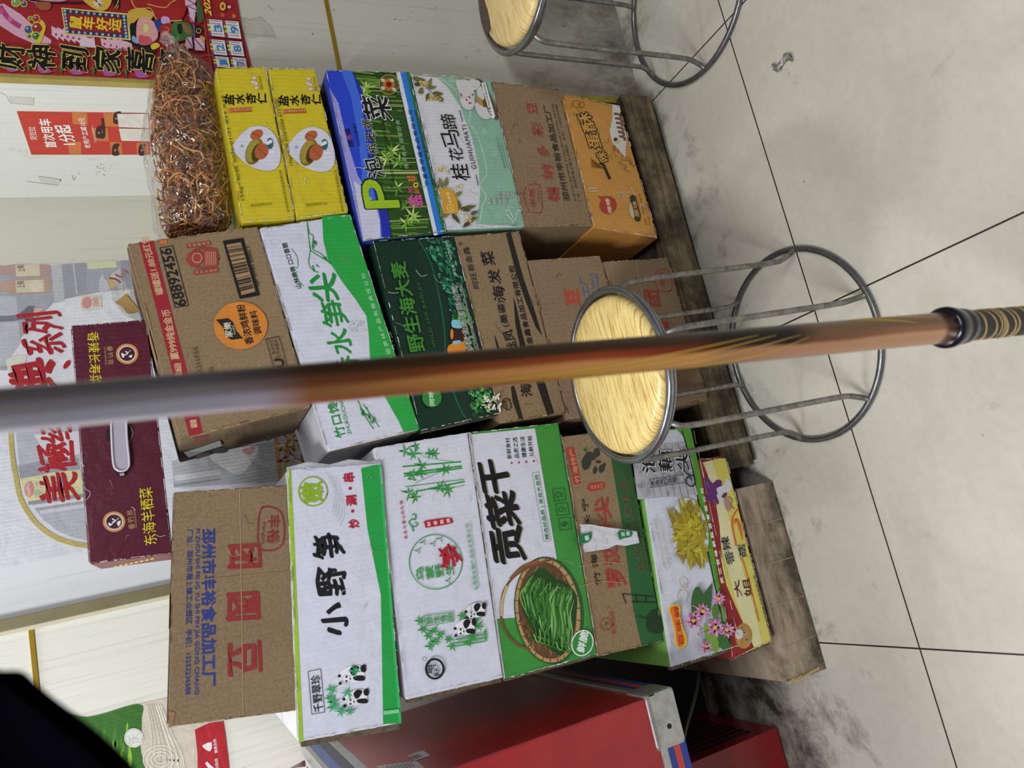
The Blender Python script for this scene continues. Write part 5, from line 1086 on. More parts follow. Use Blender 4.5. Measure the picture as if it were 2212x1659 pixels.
def sister(I):
    Q = (1500, 980, 6.91)
    I.fr = W5
    I.poly([(940, 262), (990, 255), (1080, 560), (1160, 860), (1240, 1140), (1290, 1355), (1230, 1380), (1130, 1100), (1050, 800), (985, 470)], (212, 206, 158))
    I.poly([(920, 248), (960, 340), (1010, 500), (1035, 660), (1050, 900), (1075, 1010), (1150, 1180), (1240, 1378), (1110, 1450), (905, 262)], (140, 34, 38))
    I.poly([(905, 262), (1045, 232), (1068, 244), (925, 275)], (110, 26, 32))
    I.disc((1178, 1310), 52, (176, 130, 56), ry=76); I.text('大姐', (1222, 1340), (1170, 1250), 38, (60, 44, 24), .02, halo=((220, 210, 190), .05)); I.disc((1150, 1300), 24, (206, 204, 198), ry=30)
    I.fr = Q
    I.blob([(140, 380), (190, 350), (270, 440), (330, 390), (400, 410), (400, 480), (340, 560), (360, 750), (290, 720), (200, 720), (150, 520)], (96, 42, 110)); I.blob([(400, 640), (480, 560), (470, 640), (430, 660)], (96, 42, 110))
    I.blob([(330, 520), (440, 460), (460, 370), (510, 390), (550, 470), (530, 560), (400, 590), (350, 580)], (206, 206, 212)); I.blob([(330, 610), (430, 590), (400, 640), (440, 760), (380, 740)], (200, 200, 208)); I.blob([(450, 660), (490, 640), (550, 800), (490, 860), (440, 740)], (176, 130, 120))
    I.text('NUOZI', (590, 830), (510, 640), 46, (50, 40, 50), .01, warp=.03) if False else I.stroke([(510, 640), (560, 700), (540, 760), (590, 830)], 10, (60, 50, 60))
    I.stroke([(640, 830), (570, 950), (565, 1100), (620, 1380)], 26, (206, 104, 40)); I.stroke([(590, 1050), (620, 980), (670, 1080), (715, 1290)], 44, (206, 104, 40), taper='both'); I.stroke([(690, 1560), (740, 1660), (860, 2100), (960, 2500)], 16, (206, 104, 40))
    HB = ((212, 208, 170), .04)
    I.text('香辣', (600, 1640), (500, 1230), 150, (48, 46, 40), .03, warp=.03, halo=HB); I.text('牛', (600, 1600), (560, 1470), 110, (48, 46, 40), .03, halo=HB); I.text('菇', (780, 1540), (740, 1350), 130, (48, 46, 40), .03, warp=.03, halo=HB)
    I.fr = (1420, 1160, 5.927)
    I.text('大', (1085, 760), (1040, 550), 105, (96, 34, 28), .02, warp=.04); I.text('姐', (1215, 750), (1170, 520), 120, (96, 34, 28), .02, warp=.03)
    I.text('制造商：贵州四诺食品股份有限公司', (1500, 1380), (1250, 490), 44, (96, 90, 60), .01)
carton('yellow and dark red carton lowest in the left stack, resting on the wooden block', [(1582, 1424), (1513, 990), (1568, 989), (1668, 1385)], LY, 0.3, ink((206, 194, 92)), ink((140, 40, 44)), sister, W5, edge=.004)

# ================================================================== GIFT BOX ON TOP
def giftprint(I):
    Yc = (222, 206, 40); Gd = (190, 140, 96)
    I.fr = B1
    I.vtext('香辣长寿菜', (1100, 870), (1160, 1500), 1, Yc) if False else None
    I.text('菜寿长辣香', (1230, 1505), (1170, 870), 1, Yc) if False else None
    # left-hand group (upper in the picture) stands upside down
    I.text('香辣长寿菜', (1040, 870), (1075, 1505), 125, Yc, .0, warp=.04)
    I.text('垂钓翁', (1275, 1040), (1295, 1260), 62, Gd, .0, sp=1.3); I.text('CHUIDIAOWENG', (1240, 1045), (1258, 1262), 20, Gd)
    for fr_, c0, r_, up_ in ((B1, (1518, 1132), 1.13, 1), (B2, (1203, 1108), 1.0, 0)):
        I.fr = fr_; I.disc(c0, 118 * r_, (196, 140, 84), ry=108 * r_, n=36); I.disc(c0, 92 * r_, (222, 220, 220), ry=84 * r_, n=36); I.disc(c0, 84 * r_, (66, 24, 40), ry=76 * r_, n=36)
        d = 1 if up_ else -1
        I.stroke([(c0[0] - 50 * d, c0[1] + 40 * d), (c0[0] + 45 * d, c0[1] - 45 * d)], 6, (222, 220, 220), sm=False); I.blob([(c0[0] + 20 * d, c0[1] + 30), (c0[0] + 60 * d, c0[1] + 10), (c0[0] + 50 * d, c0[1] + 45)], (222, 220, 220)); I.blob([(c0[0] - 70 * d, c0[1] - 10), (c0[0] - 30 * d, c0[1] + 10), (c0[0] - 50 * d, c0[1] + 50)], (222, 220, 220)); I.stroke([(c0[0] - 20, c0[1] - 30), (c0[0] + 10, c0[1] - 10), (c0[0] - 20, c0[1] + 10)], 14, (222, 220, 220))
    I.fr = B2
    I.text('东海羊栖菜', (1659, 1340), (1600, 740), 125, Yc, .0, warp=.035)
    I.text('垂钓翁', (1425, 1180), (1395, 980), 58, Gd, .0, sp=1.3); I.text('CHUIDIAOWENG', (1447, 1170), (1425, 975), 16, Gd)
    # handle slot with the moulded plastic grip
    I.blob([(1150, 120), (1380, 100), (1400, 200), (1350, 290), (1370, 520), (1330, 620), (1260, 640), (1210, 580), (1190, 300), (1120, 240)], (40, 14, 24))
    I.stroke([(1370, 95), (1402, 180), (1350, 290)], 4, (200, 190, 196)); I.stroke([(870, 680), (900, 760), (945, 790), (950, 830), (910, 880)], 5, (206, 190, 196)); I.stroke([(845, 480), (895, 525)], 5, (206, 190, 196)); I.stroke([(950, 800), (1100, 770)], 3, (110, 60, 76))
def giftflap(t, TL, TR, BR, BL):
    Y = TL.y
    mb = MB(); g = plain('translucent_grip', (168, 160, 176), .3, spec=.6)
    def pt(a, b_, dy): p = ony(a / 4.8794, 900 + b_ / 4.8794, Y); return p + Vector((0, dy, 0))
    out = smooth([(1175, -200), (1180, 200), (1200, 500), (1240, 570), (1300, 580), (1350, 550), (1365, 480), (1340, 200), (1330, -200)], 5, False)
    P = [pt(a, b_, -.006) for a, b_ in out]; Pb = [pt(a, b_, -.001) for a, b_ in out]; n = len(P)
    tri = tessellate_polygon([P]); mb.add(P, [list(f) for f in tri], g); mb.add(P + Pb, [[i, i + 1, n + i + 1, n + i] for i in range(n - 1)], g)
    mb.tube([p + Vector((0, -.001, 0)) for p in P], .0016, plain('grip_rim', (196, 192, 204), .25), 6)
    mb.box(tuple(pt(1300, 580, -.004) + Vector((-.006, 0, -.001))), tuple(pt(1300, 640, 0) + Vector((.006, 0.001, .004))), g)
    tag(mb.build('handle', t), 'pale grey plastic carrying handle')
def giftend(I):
    I.fr = B2
    for k in range(8): I.stroke([(1200 + k * 55, 1585 - k * 12), (1235 + k * 55, 1573 - k * 12)], 16, (214, 190, 90), sm=False)
carton('maroon long gift box with gold characters and plastic grip, topmost of all', [(194, 1219), (154, 703), (316, 690), (372, 1196)], 1.26, 0.16, ink((84, 24, 44), .35, .5), ink((120, 70, 70)), giftprint, B1, name='gift_box', cat='gift box', r=.0018, flap=giftflap, endp=giftend)

# ================================================================== PLASTIC THINGS
# strip of white bag on the brown-green carton
bag_w = plain('white_bag_film', (206, 206, 214), .3, spec=.5, nscale=30, namt=.12, bmp=.6)
mb = MB(); D1 = (1220, 1100, 11.06)
L_ = [(340, 370), (560, 370), (800, 410), (1050, 450), (1290, 480), (1490, 500), (1680, 545)]; Rr = [(440, 1030), (600, 1015), (760, 985), (960, 960), (1210, 850), (1420, 880), (1740, 810)]
rows = []
for i, (a, b_) in enumerate(zip(L_, Rr)):
    row = []
    for j in range(13):
        t = j / 12; p = ony(D1[0] + (a[0] + (b_[0] - a[0]) * t) / D1[2], D1[1] + (a[1] + (b_[1] - a[1]) * t) / D1[2], LY - .002)
        row.append(p + Vector((0, -.0035 - .004 * abs(math.sin(j * 1.9 + i * 1.3)), 0)))
    rows.append(row)
V = [p for r_ in rows for p in r_]; mb.add(V, [[i * 13 + j, i * 13 + j + 1, (i + 1) * 13 + j + 1, (i + 1) * 13 + j] for i in range(6) for j in range(12)], bag_w, True)
mb.add([p + Vector((0, .003, 0)) for p in V], [[(i + 1) * 13 + j, (i + 1) * 13 + j + 1, i * 13 + j + 1, i * 13 + j] for i in range(6) for j in range(12)], bag_w, True)
I = Ink(mb, yplane(LY - .011), (0, -1, 0), D1); GG = (24, 116, 62)
I.poly([(345, 600), (560, 570), (625, 530), (645, 640), (600, 760), (520, 800), (375, 835)], GG); I.text('家樂', (600, 790), (575, 620), 120, (210, 226, 214), .02) if False else I.text('樂', (590, 745), (575, 620), 125, (214, 226, 218), .02)
I.poly([(1255, 560), (1320, 500), (1590, 510), (1615, 600), (1570, 660), (1400, 690), (1300, 735)], GG); I.text('家', (1430, 640), (1415, 545), 120, (214, 226, 218), .02) if False else I.text('家樂', (1430, 0), (1430, 1), 1, GG) if False else None
I.vtext('家樂', (1320, 605), (1560, 575), 110, (214, 226, 218), .015, h=105)
for p, c_ in (((620, 450), (150, 176, 206)), ((720, 950), (140, 170, 206)), ((900, 640), (206, 160, 170)), ((980, 740), (214, 180, 190)), ((700, 740), (176, 180, 214))): I.stroke([(p[0] - 30, p[1] - 30), (p[0] + 20, p[1]), (p[0] - 10, p[1] + 40)], 10, c_)
tag(mb.build('plastic_bag', at=V[45]), 'crumpled white plastic bag strip with green leaf marks hanging on a carton', 'plastic bag')

# clear torn wrapper with brown tape by the poster
mb = MB(); D2 = (200, 540, 9.2167); fm = film('clear_wrapper', (250, 250, 248), .12, .1, 90, .22, .8)
out = [(320, 560), (350, 490), (560, 390), (720, 360), (805, 410), (760, 470), (640, 520), (620, 640), (790, 800), (930, 1000), (1010, 1200), (1060, 1370), (900, 1390), (720, 1370), (660, 1290), (560, 1190), (400, 1060), (340, 870), (330, 740)]
Yp = 1.3; P = [ony(D2[0] + a / D2[2], D2[1] + b_ / D2[2], Yp) + Vector((0, .012 * math.sin(i * 2.3), 0)) for i, (a, b_) in enumerate(out)]
tri = tessellate_polygon([P]); b = bmesh.new(); vs = [b.verts.new(p) for p in P]
for f in tri:
    try: b.faces.new([vs[i] for i in f])
    except ValueError: pass
bmesh.ops.subdivide_edges(b, edges=list(b.edges), cuts=4, use_grid_fill=True)
for v in b.verts: v.co.y += .006 * math.sin(v.co.x * 230 + v.co.z * 120) + .004 * math.sin(v.co.z * 310)
wt = thing('plastic_wrapper', 'torn clear plastic wrapper with a brown tape patch beside the tall seasoning carton', 'wrapper', P[11])
mb.bm(b, fm, True); mb.build('film', wt)
mb = MB(); I = Ink(mb, yplane(Yp - .016), (0, -1, 0), D2); I.poly([(450, 1045), (680, 860), (900, 1140), (970, 1220), (800, 1270), (690, 1270), (600, 1150)], plain('brown_tape', (172, 142, 84), .3, nscale=60, namt=.15)); I.stroke([(700, 905), (970, 1225)], 14, (50, 44, 34), sm=False)
I.poly([(325, 540), (420, 600), (460, 700), (400, 780), (330, 740)], (190, 168, 110)); I.stroke([(330, 560), (450, 580), (560, 650)], 34, (150, 60, 50)); I.stroke([(450, 490), (560, 540), (590, 520)], 30, (166, 60, 50)); I.stroke([(620, 400), (690, 440), (730, 480)], 20, (166, 70, 60))
mb.build('tape', wt)

# bag of dried strands on the yellow cartons
bz = []
import itertools
Yb = 1.275
sil = [((478, 318), (520, 338)), ((478, 345), (512, 345)), ]
def ctr(t):   # axis of the bag from left end (t=0) to neck (t=1), with radius
    pts = [((422, 508), .05), ((424, 480), .066), ((422, 400), .073), ((414, 330), .073), ((406, 260), .07), ((402, 200), .062), ((396, 150), .046), ((384, 118), .022), ((372, 97), .007), ((366, 84), .016)]
    k = t * (len(pts) - 1); i = min(int(k), len(pts) - 2); f = k - i
    (a, ra), (b_, rb) = pts[i], pts[i + 1]; p = (a[0] + (b_[0] - a[0]) * f, a[1] + (b_[1] - a[1]) * f)
    yy = Yb - (.05 * max(0, t - .62) / .38)
    return ony(p[0], p[1], yy), ra + (rb - ra) * f
strand = [plain('strand_%d' % i, c_, .5, nscale=80, namt=.3) for i, c_ in enumerate(((206, 142, 72), (176, 108, 50), (220, 166, 96), (140, 80, 38), (190, 124, 60), (104, 56, 28)))]
mb = MB()
def axis_r(X):   # bag centre and radius at a given world X
    lo, hi = 0.0, 0.8
    for _ in range(14):
        m_ = (lo + hi) / 2
        if ctr(m_)[0].x < X: lo = m_
        else: hi = m_
    return ctr(lo)
for k in range(1500):
    t = random.uniform(.03, .66); c0, r0 = ctr(t); a = random.uniform(0, 6.28); rr = r0 * random.uniform(.3, .9)
    p = c0 + Vector((0, math.cos(a) * rr * .85, math.sin(a) * rr * .92)); d_ = Vector((random.gauss(0, 1), random.gauss(0, .7), random.gauss(0, .8))).normalized(); pts = []
    L = random.uniform(.035, .085); ax = Vector((random.gauss(0, .5), random.gauss(0, 1), random.gauss(0, .5))).normalized(); cur = random.uniform(-.75, .75)
    q = p.copy(); NP = 9
    for s_ in range(NP):
        pts.append(q.copy()); d_ = (Matrix.Rotation(cur + random.gauss(0, .18), 3, ax) @ d_).normalized(); ax = (ax + Vector((random.gauss(0, .2), random.gauss(0, .2), random.gauss(0, .2)))).normalized(); q2 = q + d_ * L / NP
        cc_, rc = axis_r(q2.x); off = q2 - cc_; rad = math.hypot(off.y / .86, off.z / .93)
        if rad > rc * .92: q2.y = cc_.y + off.y * rc * .92 / rad; q2.z = cc_.z + off.z * rc * .92 / rad
        q2.x = max(q2.x, ctr(0)[0].x + .004)
        q = q2
    w0 = random.uniform(.0008, .0018)
    mb.tube(pts, [w0 * random.uniform(.7, 1.25) for _ in range(NP)], random.choice(strand), 4, cap=False)
c0, r0 = ctr(.35)
tag(mb.build('dried_strands', at=c0 - Vector((0, 0, r0))), 'tangled brown dried flower stems filling the clear bag', 'dried food', kind='stuff')
core = MB()
mb = MB(); bf = film('clear_bag', (252, 252, 252), .08, .09, 17, .01, 1.0, 2); bn = film('gathered_film', (246, 246, 246), .2, .12, 60, .16, 1.0, 3); seg = 56; RN = 60; o = 0; V = []
for i in range(RN + 1):
    t = i / RN; c0, r0 = ctr(t)
    for j in range(seg):
        a = 2 * math.pi * j / seg
        w_ = 1 + .05 * math.sin(a * 5 + t * 17) + .035 * math.sin(a * 9 - t * 31) + .02 * math.sin(a * 17 + t * 50)
        V.append(c0 + Vector((.006 * math.sin(a * 3), math.cos(a) * r0 * .92 * w_, max(math.sin(a) * r0 * w_, -r0 * .97))))
mb.add(V, [[i * seg + j, i * seg + (j + 1) % seg, (i + 1) * seg + (j + 1) % seg, (i + 1) * seg + j] for i in range(int(RN * .8)) for j in range(seg)], bf, True)
mb.add(V, [[i * seg + j, i * seg + (j + 1) % seg, (i + 1) * seg + (j + 1) % seg, (i + 1) * seg + j] for i in range(int(RN * .8), RN) for j in range(seg)], bn, True)
# flat fold of spare film at the closed end
a0, r0 = ctr(0); fl = [a0 + Vector((-.004 - .05 * u, .02 * math.sin(u * 9), r0 * (1 - u * .5) * v)) for u in [k / 6 for k in range(7)] for v in (-.9, -.45, 0, .45, .9, 1.25)]
mb.add(fl, [[i * 6 + j, i * 6 + j + 1, (i + 1) * 6 + j + 1, (i + 1) * 6 + j] for i in range(6) for j in range(5)], bf, True)
tag(mb.build('plastic_bag', at=ctr(.35)[0]), 'clear plastic bag of brown dried stems lying on the top yellow carton', 'plastic bag')

# ================================================================== PALLET AND BLOCK
wd = wood_dark()
pal = thing('wooden_pallet', 'dark grimy wooden pallet under the middle and right stacks', 'pallet', (.44, 1.43, 0))
mb = MB(); mb.box((.022, 1.215, .02), (.862, 1.238, .098), wd, .002); mb.build('front_board', pal)
for (y0, y1) in ((1.25, 1.33), (1.35, 1.43), (1.46, 1.54), (1.57, 1.65)): mb = MB(); mb.box((.022, y0, .078), (.862, y1, .098), wd, .002); mb.build('slat', pal)
for x0 in (.03, .42, .80): mb = MB(); mb.box((x0, 1.245, 0), (x0 + .06, 1.65, .078), wd, .002); mb.build('bearer', pal)
m, nt, b = base_mat('stained_block')
mp = coords(nt, (3, 3, 14)); n = noise(nt, mp, 3, 8, .7, .4); r = ramp(nt, [(.32, lin((96, 84, 68))), (.5, lin((150, 134, 112))), (.7, lin((174, 160, 138)))]); nt.links.new(n.outputs['Fac'], r.inputs[0])
mp2 = coords(nt); n2 = noise(nt, mp2, 9, 6, .7); sp_ = N(nt, 'ShaderNodeSeparateXYZ'); tcc = N(nt, 'ShaderNodeNewGeometry'); nt.links.new(tcc.outputs['Position'], sp_.inputs[0])
mr = N(nt, 'ShaderNodeMapRange'); mr.inputs['From Min'].default_value = .0; mr.inputs['From Max'].default_value = .07; mr.inputs['To Min'].default_value = .32; mr.inputs['To Max'].default_value = 0; nt.links.new(sp_.outputs['Z'], mr.inputs['Value'])
ad = N(nt, 'ShaderNodeMath', operation='ADD'); nt.links.new(mr.outputs[0], ad.inputs[0]); nt.links.new(n2.outputs['Fac'], ad.inputs[1]); r3 = ramp(nt, [(.6, (0, 0, 0)), (.82, (.85, .85, .85))]); nt.links.new(ad.outputs[0], r3.inputs[0])
nt.links.new(mixc(nt, r3.outputs[0], r.outputs[0], lin((34, 28, 24))), b.inputs['Base Color']); b.inputs['Roughness'].default_value = .75; bump(nt, b, n.outputs['Fac'], .4, .003); blk = m
bt = thing('wooden_block', 'stained wooden block with cut marks under the left stack', 'wood block', (-.2, 1.4, 0))
mb = MB(); mb.box((-.386, 1.2, 0), (-.018, 1.62, .094), blk, .0015)
for k in range(1, 5):
    x = -.018 - k * .076; mb.box((x - .0008, 1.1992, .004), (x + .0008, 1.2005, .092), plain('pale_scratch', (150, 138, 118), .8))
mb.build('block', bt)
mb = MB()
for k in range(8): x0 = -.386 + random.uniform(-.001, .004); z0 = .02 + k * .009; mb.hexa([Vector(p) for p in ((x0, 1.199, z0), (x0 + .006, 1.197, z0), (x0 + .006, 1.2, z0), (x0, 1.202, z0), (x0 - .001, 1.198, z0 + .02), (x0 + .002, 1.196, z0 + .022), (x0 + .002, 1.2, z0 + .022), (x0 - .001, 1.201, z0 + .02))], plain('splinter', (190, 166, 122), .8))
tag(mb.build('splintered_corner', bt), 'pale splintered wood corner')

# ================================================================== STOOLS
stl = steel(); stl2 = plain('rim_steel', (150, 152, 156), .22, .9, nscale=30, namt=.3)
def torus(mb, c, R, r, mat, seg=72, rs=10, zs=1.0, tilt=0):
    pts = [Vector((c[0] + R * math.cos(a), c[1] + R * math.sin(a), c[2] + tilt * math.cos(a))) for a in [2 * math.pi * i / seg for i in range(seg)]]
    mb.tube(pts, r, mat, rs, closed=True)
def stool(label, cs, cr, a0, wood, H=.42, Rs=.1405, Rr=.1765, chips=()):
    t = thing('round_stool', label, 'stool', (cr[0], cr[1], 0), 'round steel stools')
    mb = MB(); mb.lathe((cs[0], cs[1], 0), [(0.0001, H + .006), (.06, H + .006), (.105, H + .005), (.121, H + .003), (.128, H - .002), (.1305, H - .009), (.129, H - .016), (.1, H - .018), (.0001, H - .018)], wood, 96)
    for (dx, dy, r_) in chips:
        n_ = 9; P = [Vector((cs[0] + dx + r_ * random.uniform(.6, 1.1) * math.cos(i * .7) * 1.0, cs[1] + dy + r_ * random.uniform(.7, 1) * .45 * math.sin(i * .7), H + .0066)) for i in range(n_)]; mb.add(P, [list(range(n_))], plain('bare_board', (84, 72, 60), .8, nscale=200, namt=.4))
    mb.build('seat', t)
    mb = MB(); torus(mb, (cs[0], cs[1], H - .009), Rs, .0062, stl2); torus(mb, (cs[0], cs[1], H - .019), Rs - .003, .004, stl2); mb.build('seat_rim', t)
    for k in range(6):
        a = R_(a0 + 60 * k); u = Vector((math.cos(a), math.sin(a), 0)); S = Vector((cs[0], cs[1], 0)); B = Vector((cr[0], cr[1], 0))
        pts = [S + u * (Rs - .012) + Vector((0, 0, H - .018)), S + u * (Rs + .001) + Vector((0, 0, H - .028)), S * .97 + B * .03 + u * (Rs + .010) + Vector((0, 0, H - .043)), S * .1 + B * .9 + u * (Rs + .0155) + Vector((0, 0, .052)), B + u * (Rr - .016) + Vector((0, 0, .034)), B + u * (Rr - .006) + Vector((0, 0, .014)), B + u * Rr + Vector((0, 0, .009))]
        sm = []
        for i in range(len(pts) - 1):
            for s_ in range(3):
                sm.append(pts[i].lerp(pts[i + 1], s_ / 3))
        sm.append(pts[-1])
        for _ in range(1): sm = [sm[0]] + [(sm[i - 1] + sm[i] * 2 + sm[i + 1]) / 4 for i in range(1, len(sm) - 1)] + [sm[-1]]
        mb = MB(); mb.tube(sm, .0050, stl, 10); mb.build('leg', t)
    mb = MB(); torus(mb, (cr[0], cr[1], .0058), Rr + .001, .0056, steel('ring_steel', (128, 128, 130), .25, .4)); mb.build('base_ring', t)
    return t
w1 = seat_wood('seat_wood_pale', R_(-52), (228, 204, 134), (178, 134, 72)); w2 = seat_wood('seat_wood_striped', R_(78), (222, 198, 138), (190, 154, 96))
stool('round stool with pale wood seat on steel rods, standing behind the golden pole', (.206, 1.030), (.214, 1.029), -19, w1)
stool('round stool with chipped wood seat beside the right wall', (.985, 1.036), (.991, 1.050), 0, w2, Rs=.1405, chips=((-.02, .108, .05),))

# ================================================================== GOLDEN POLE
A = atd(0, 888, .40); Bp = atd(2040, 708, .80); d_ = (A - Bp) / (A.z - Bp.z)
foot = Bp - d_ * Bp.z; tipz = 1.75
def pp(z): return foot + d_ * z
m, nt, b = base_mat('pole_lacquer_side_shade')  # lacquer colours with light and shade around the pole painted in
mp = coords(nt); sx = N(nt, 'ShaderNodeSeparateXYZ'); nt.links.new(mp.outputs[0], sx.inputs[0])
zr = N(nt, 'ShaderNodeMapRange'); zr.inputs['From Max'].default_value = 1.75; nt.links.new(sx.outputs['Z'], zr.inputs['Value'])
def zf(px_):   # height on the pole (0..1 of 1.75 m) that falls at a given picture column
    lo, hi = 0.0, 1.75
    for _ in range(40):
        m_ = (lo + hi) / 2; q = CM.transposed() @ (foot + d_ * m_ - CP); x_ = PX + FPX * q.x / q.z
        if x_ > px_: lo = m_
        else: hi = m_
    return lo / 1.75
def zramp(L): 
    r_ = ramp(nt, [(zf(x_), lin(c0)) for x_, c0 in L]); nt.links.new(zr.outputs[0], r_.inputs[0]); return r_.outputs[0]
cShade = zramp(((2080, (120, 88, 66)), (1760, (116, 84, 60)), (1690, (20, 14, 12)), (1540, (24, 16, 13)), (1480, (64, 40, 20)), (900, (62, 42, 23)), (660, (72, 50, 30)), (560, (92, 82, 80)), (430, (112, 106, 110))))  # right side: its shade painted as colour, plus the black lacquer section
cLit = zramp(((2080, (188, 142, 108)), (1690, (176, 130, 102)), (1540, (166, 116, 88)), (1480, (192, 136, 86)), (900, (182, 126, 70)), (660, (180, 120, 78)), (560, (184, 174, 190)), (430, (172, 168, 180))))  # left side: lit tone and sheen painted as colour
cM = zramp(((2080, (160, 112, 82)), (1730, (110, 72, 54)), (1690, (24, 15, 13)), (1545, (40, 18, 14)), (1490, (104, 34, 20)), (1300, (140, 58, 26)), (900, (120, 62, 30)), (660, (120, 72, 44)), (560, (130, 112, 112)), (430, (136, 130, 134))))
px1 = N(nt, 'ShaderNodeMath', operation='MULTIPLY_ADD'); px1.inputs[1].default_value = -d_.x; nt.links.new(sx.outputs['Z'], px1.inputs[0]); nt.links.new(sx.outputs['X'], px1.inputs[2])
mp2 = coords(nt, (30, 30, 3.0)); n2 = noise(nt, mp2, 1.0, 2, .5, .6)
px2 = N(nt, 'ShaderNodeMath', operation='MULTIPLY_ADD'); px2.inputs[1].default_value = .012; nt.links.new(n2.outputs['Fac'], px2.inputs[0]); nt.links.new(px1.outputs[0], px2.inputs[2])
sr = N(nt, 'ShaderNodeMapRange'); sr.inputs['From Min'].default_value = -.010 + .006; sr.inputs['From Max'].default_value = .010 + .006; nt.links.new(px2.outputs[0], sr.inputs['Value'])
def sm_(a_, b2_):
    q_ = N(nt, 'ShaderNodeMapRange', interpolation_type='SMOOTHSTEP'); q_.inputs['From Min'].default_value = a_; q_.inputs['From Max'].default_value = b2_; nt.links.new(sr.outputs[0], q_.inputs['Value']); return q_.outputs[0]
k1 = mixc(nt, sm_(.12, .36), cLit, cM); k2 = mixc(nt, sm_(.45, .68), k1, cShade)
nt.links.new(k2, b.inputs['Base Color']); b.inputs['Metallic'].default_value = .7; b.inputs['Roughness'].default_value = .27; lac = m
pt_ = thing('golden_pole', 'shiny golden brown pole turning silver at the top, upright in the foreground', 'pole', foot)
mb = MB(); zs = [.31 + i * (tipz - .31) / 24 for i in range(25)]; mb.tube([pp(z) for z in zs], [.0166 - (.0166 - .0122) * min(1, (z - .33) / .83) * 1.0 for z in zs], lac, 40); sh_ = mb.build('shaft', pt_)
mb = MB(); cc = plain('black_lacquer', (24, 22, 34), .15, .3); z = Bp.z
prof = [(.0168, -.034), (.019, -.034), (.0196, -.024), (.0185, -.022), (.0208, -.014), (.0222, -.004), (.0218, .001), (.0172, .003), (.0165, .002)]
mb.tube([pp(z + h) for r_, h in prof], [r_ for r_, h in prof], cc, 48); mb.build('collar', pt_)
mb = MB(); zs = [0.0 + i * (z - .03) / 30 for i in range(31)]; gm = plain('grip_black', (40, 36, 34), .6, nscale=90, namt=.4); gl_ = plain('grip_cord_gold', (168, 142, 92), .7)
mb.tube([pp(zz) for zz in zs], .0164, gm, 32); gp_ = mb.build('grip', pt_)
mb = MB()
for s_ in range(46):
    z0 = .012 + s_ * (z - .05) / 46; ph = random.uniform(0, 6); pts = []
    for i in range(14):
        a = ph + i * .3; zz = z0 + i * .0009 + .0012 * math.sin(a * 2 + s_); pts.append(pp(zz) + Vector((math.cos(a), math.sin(a), 0)) * .0166)
    mb.tube(pts, [.0004 + .0006 * math.sin(math.pi * i / 13) * random.uniform(.6, 1.3) for i in range(14)], gl_, 5, cap=False)
mb.build('cord_wrap', gp_)
mb = MB(); yg = plain('gold_line', (178, 148, 44), .35, .2)
for (z0, z1, a0, a1) in ((.93, .62, 3.6, 5.0), (.86, .60, 3.5, 4.9), (.82, .57, 3.3, 4.8), (.72, .56, 3.2, 4.6), (.50, .40, 5.6, 4.9), (.49, .37, 5.8, 5.2)):
    pts = []
    for i in range(20):
        t = i / 19; a = a0 + (a1 - a0) * t ** 1.6; zz = z0 + (z1 - z0) * t; pts.append(pp(zz) + Vector((math.cos(a), math.sin(a), 0)) * (.0166 - .0044 * min(1, (zz - .33) / .83) + .0001))
    mb.tube(pts, [.0006 * math.sin(math.pi * (i + .5) / 20) + .0002 for i in range(20)], yg, 6, cap=False)
mb.build('gold_lines', sh_)

# ================================================================== DARK CLOTH NEAR THE CAMERA
mb = MB(); D = .33; pl = [(-60, 1438), (0, 1448), (48, 1450), (80, 1478), (130, 1518), (200, 1570), (240, 1605), (300, 1668), (330, 1740), (-60, 1740)]
out = smooth(pl, 3, True); f_ = cz.normalized()
Fp = [atd(x, y, D) for x, y in out]; cen = sum(Fp, Vector()) / len(Fp)
F2 = [cen + (p - cen) * .93 - f_ * .012 for p in Fp]; Bk = [p + f_ * .0 + Vector((-.02, .05, 0)) * .8 for p in Fp]; n = len(Fp)
t1 = tessellate_polygon([F2]); km = plain('black_cloth', (3, 3, 6), 1.0, nscale=60, namt=.3, spec=.0)
mb.add(F2 + Fp + Bk, [list(f) for f in t1] + [[i, (i + 1) % n, n + (i + 1) % n, n + i] for i in range(n)] + [[n + i, n + (i + 1) % n, 2 * n + (i + 1) % n, 2 * n + i] for i in range(n)] + [[a + 2 * n for a in f][::-1] for f in t1], km, True)
tag(mb.build('black_bag', at=cen), 'blurred black cloth bag edge close to the camera, lower left corner of the photo', 'bag')

# ================================================================== RED FREEZER AT THE LEFT
fx, fy0, fy1, fz0, fz1 = -.303, 1.12, 1.62, .44, .905
fr_ = thing('chest_freezer', 'red chest freezer with metal corner and striped bands left of the cartons', 'freezer', (-.75, 1.37, 0))
redm = plain('red_enamel', (150, 26, 34), .25, nscale=8, namt=.2, spec=.6); alu = plain('brushed_metal', (176, 178, 176), .35, .75, nscale=60, namt=.25)
mb = MB(); mb.box((-1.2, fy0, fz0), (fx, fy1, fz1 - .03), redm, .004); mb.build('cabinet', fr_)
def band(name, z0, z1, mat, out=.002):
    mb = MB(); mb.box((-1.2, fy0 - out, z0), (fx + out, fy0 + .02, z1), mat, .0008); mb.box((fx - .02, fy0 - out, z0), (fx + out, fy1, z1), mat, .0008); return mb.build(name, fr_)
blue = plain('blue_band', (30, 60, 140), .4, nscale=30, namt=.25); rb = plain('red_band', (176, 60, 52), .4)
band('bottom_frame', fz0 - .006, fz0 + .006, alu, .004); band('stripe', fz0 - .018, fz0 - .006, blue, .003); band('stripe', fz0 - .03, fz0 - .018, rb, .003); band('stripe', fz0 - .042, fz0 - .03, blue, .003)
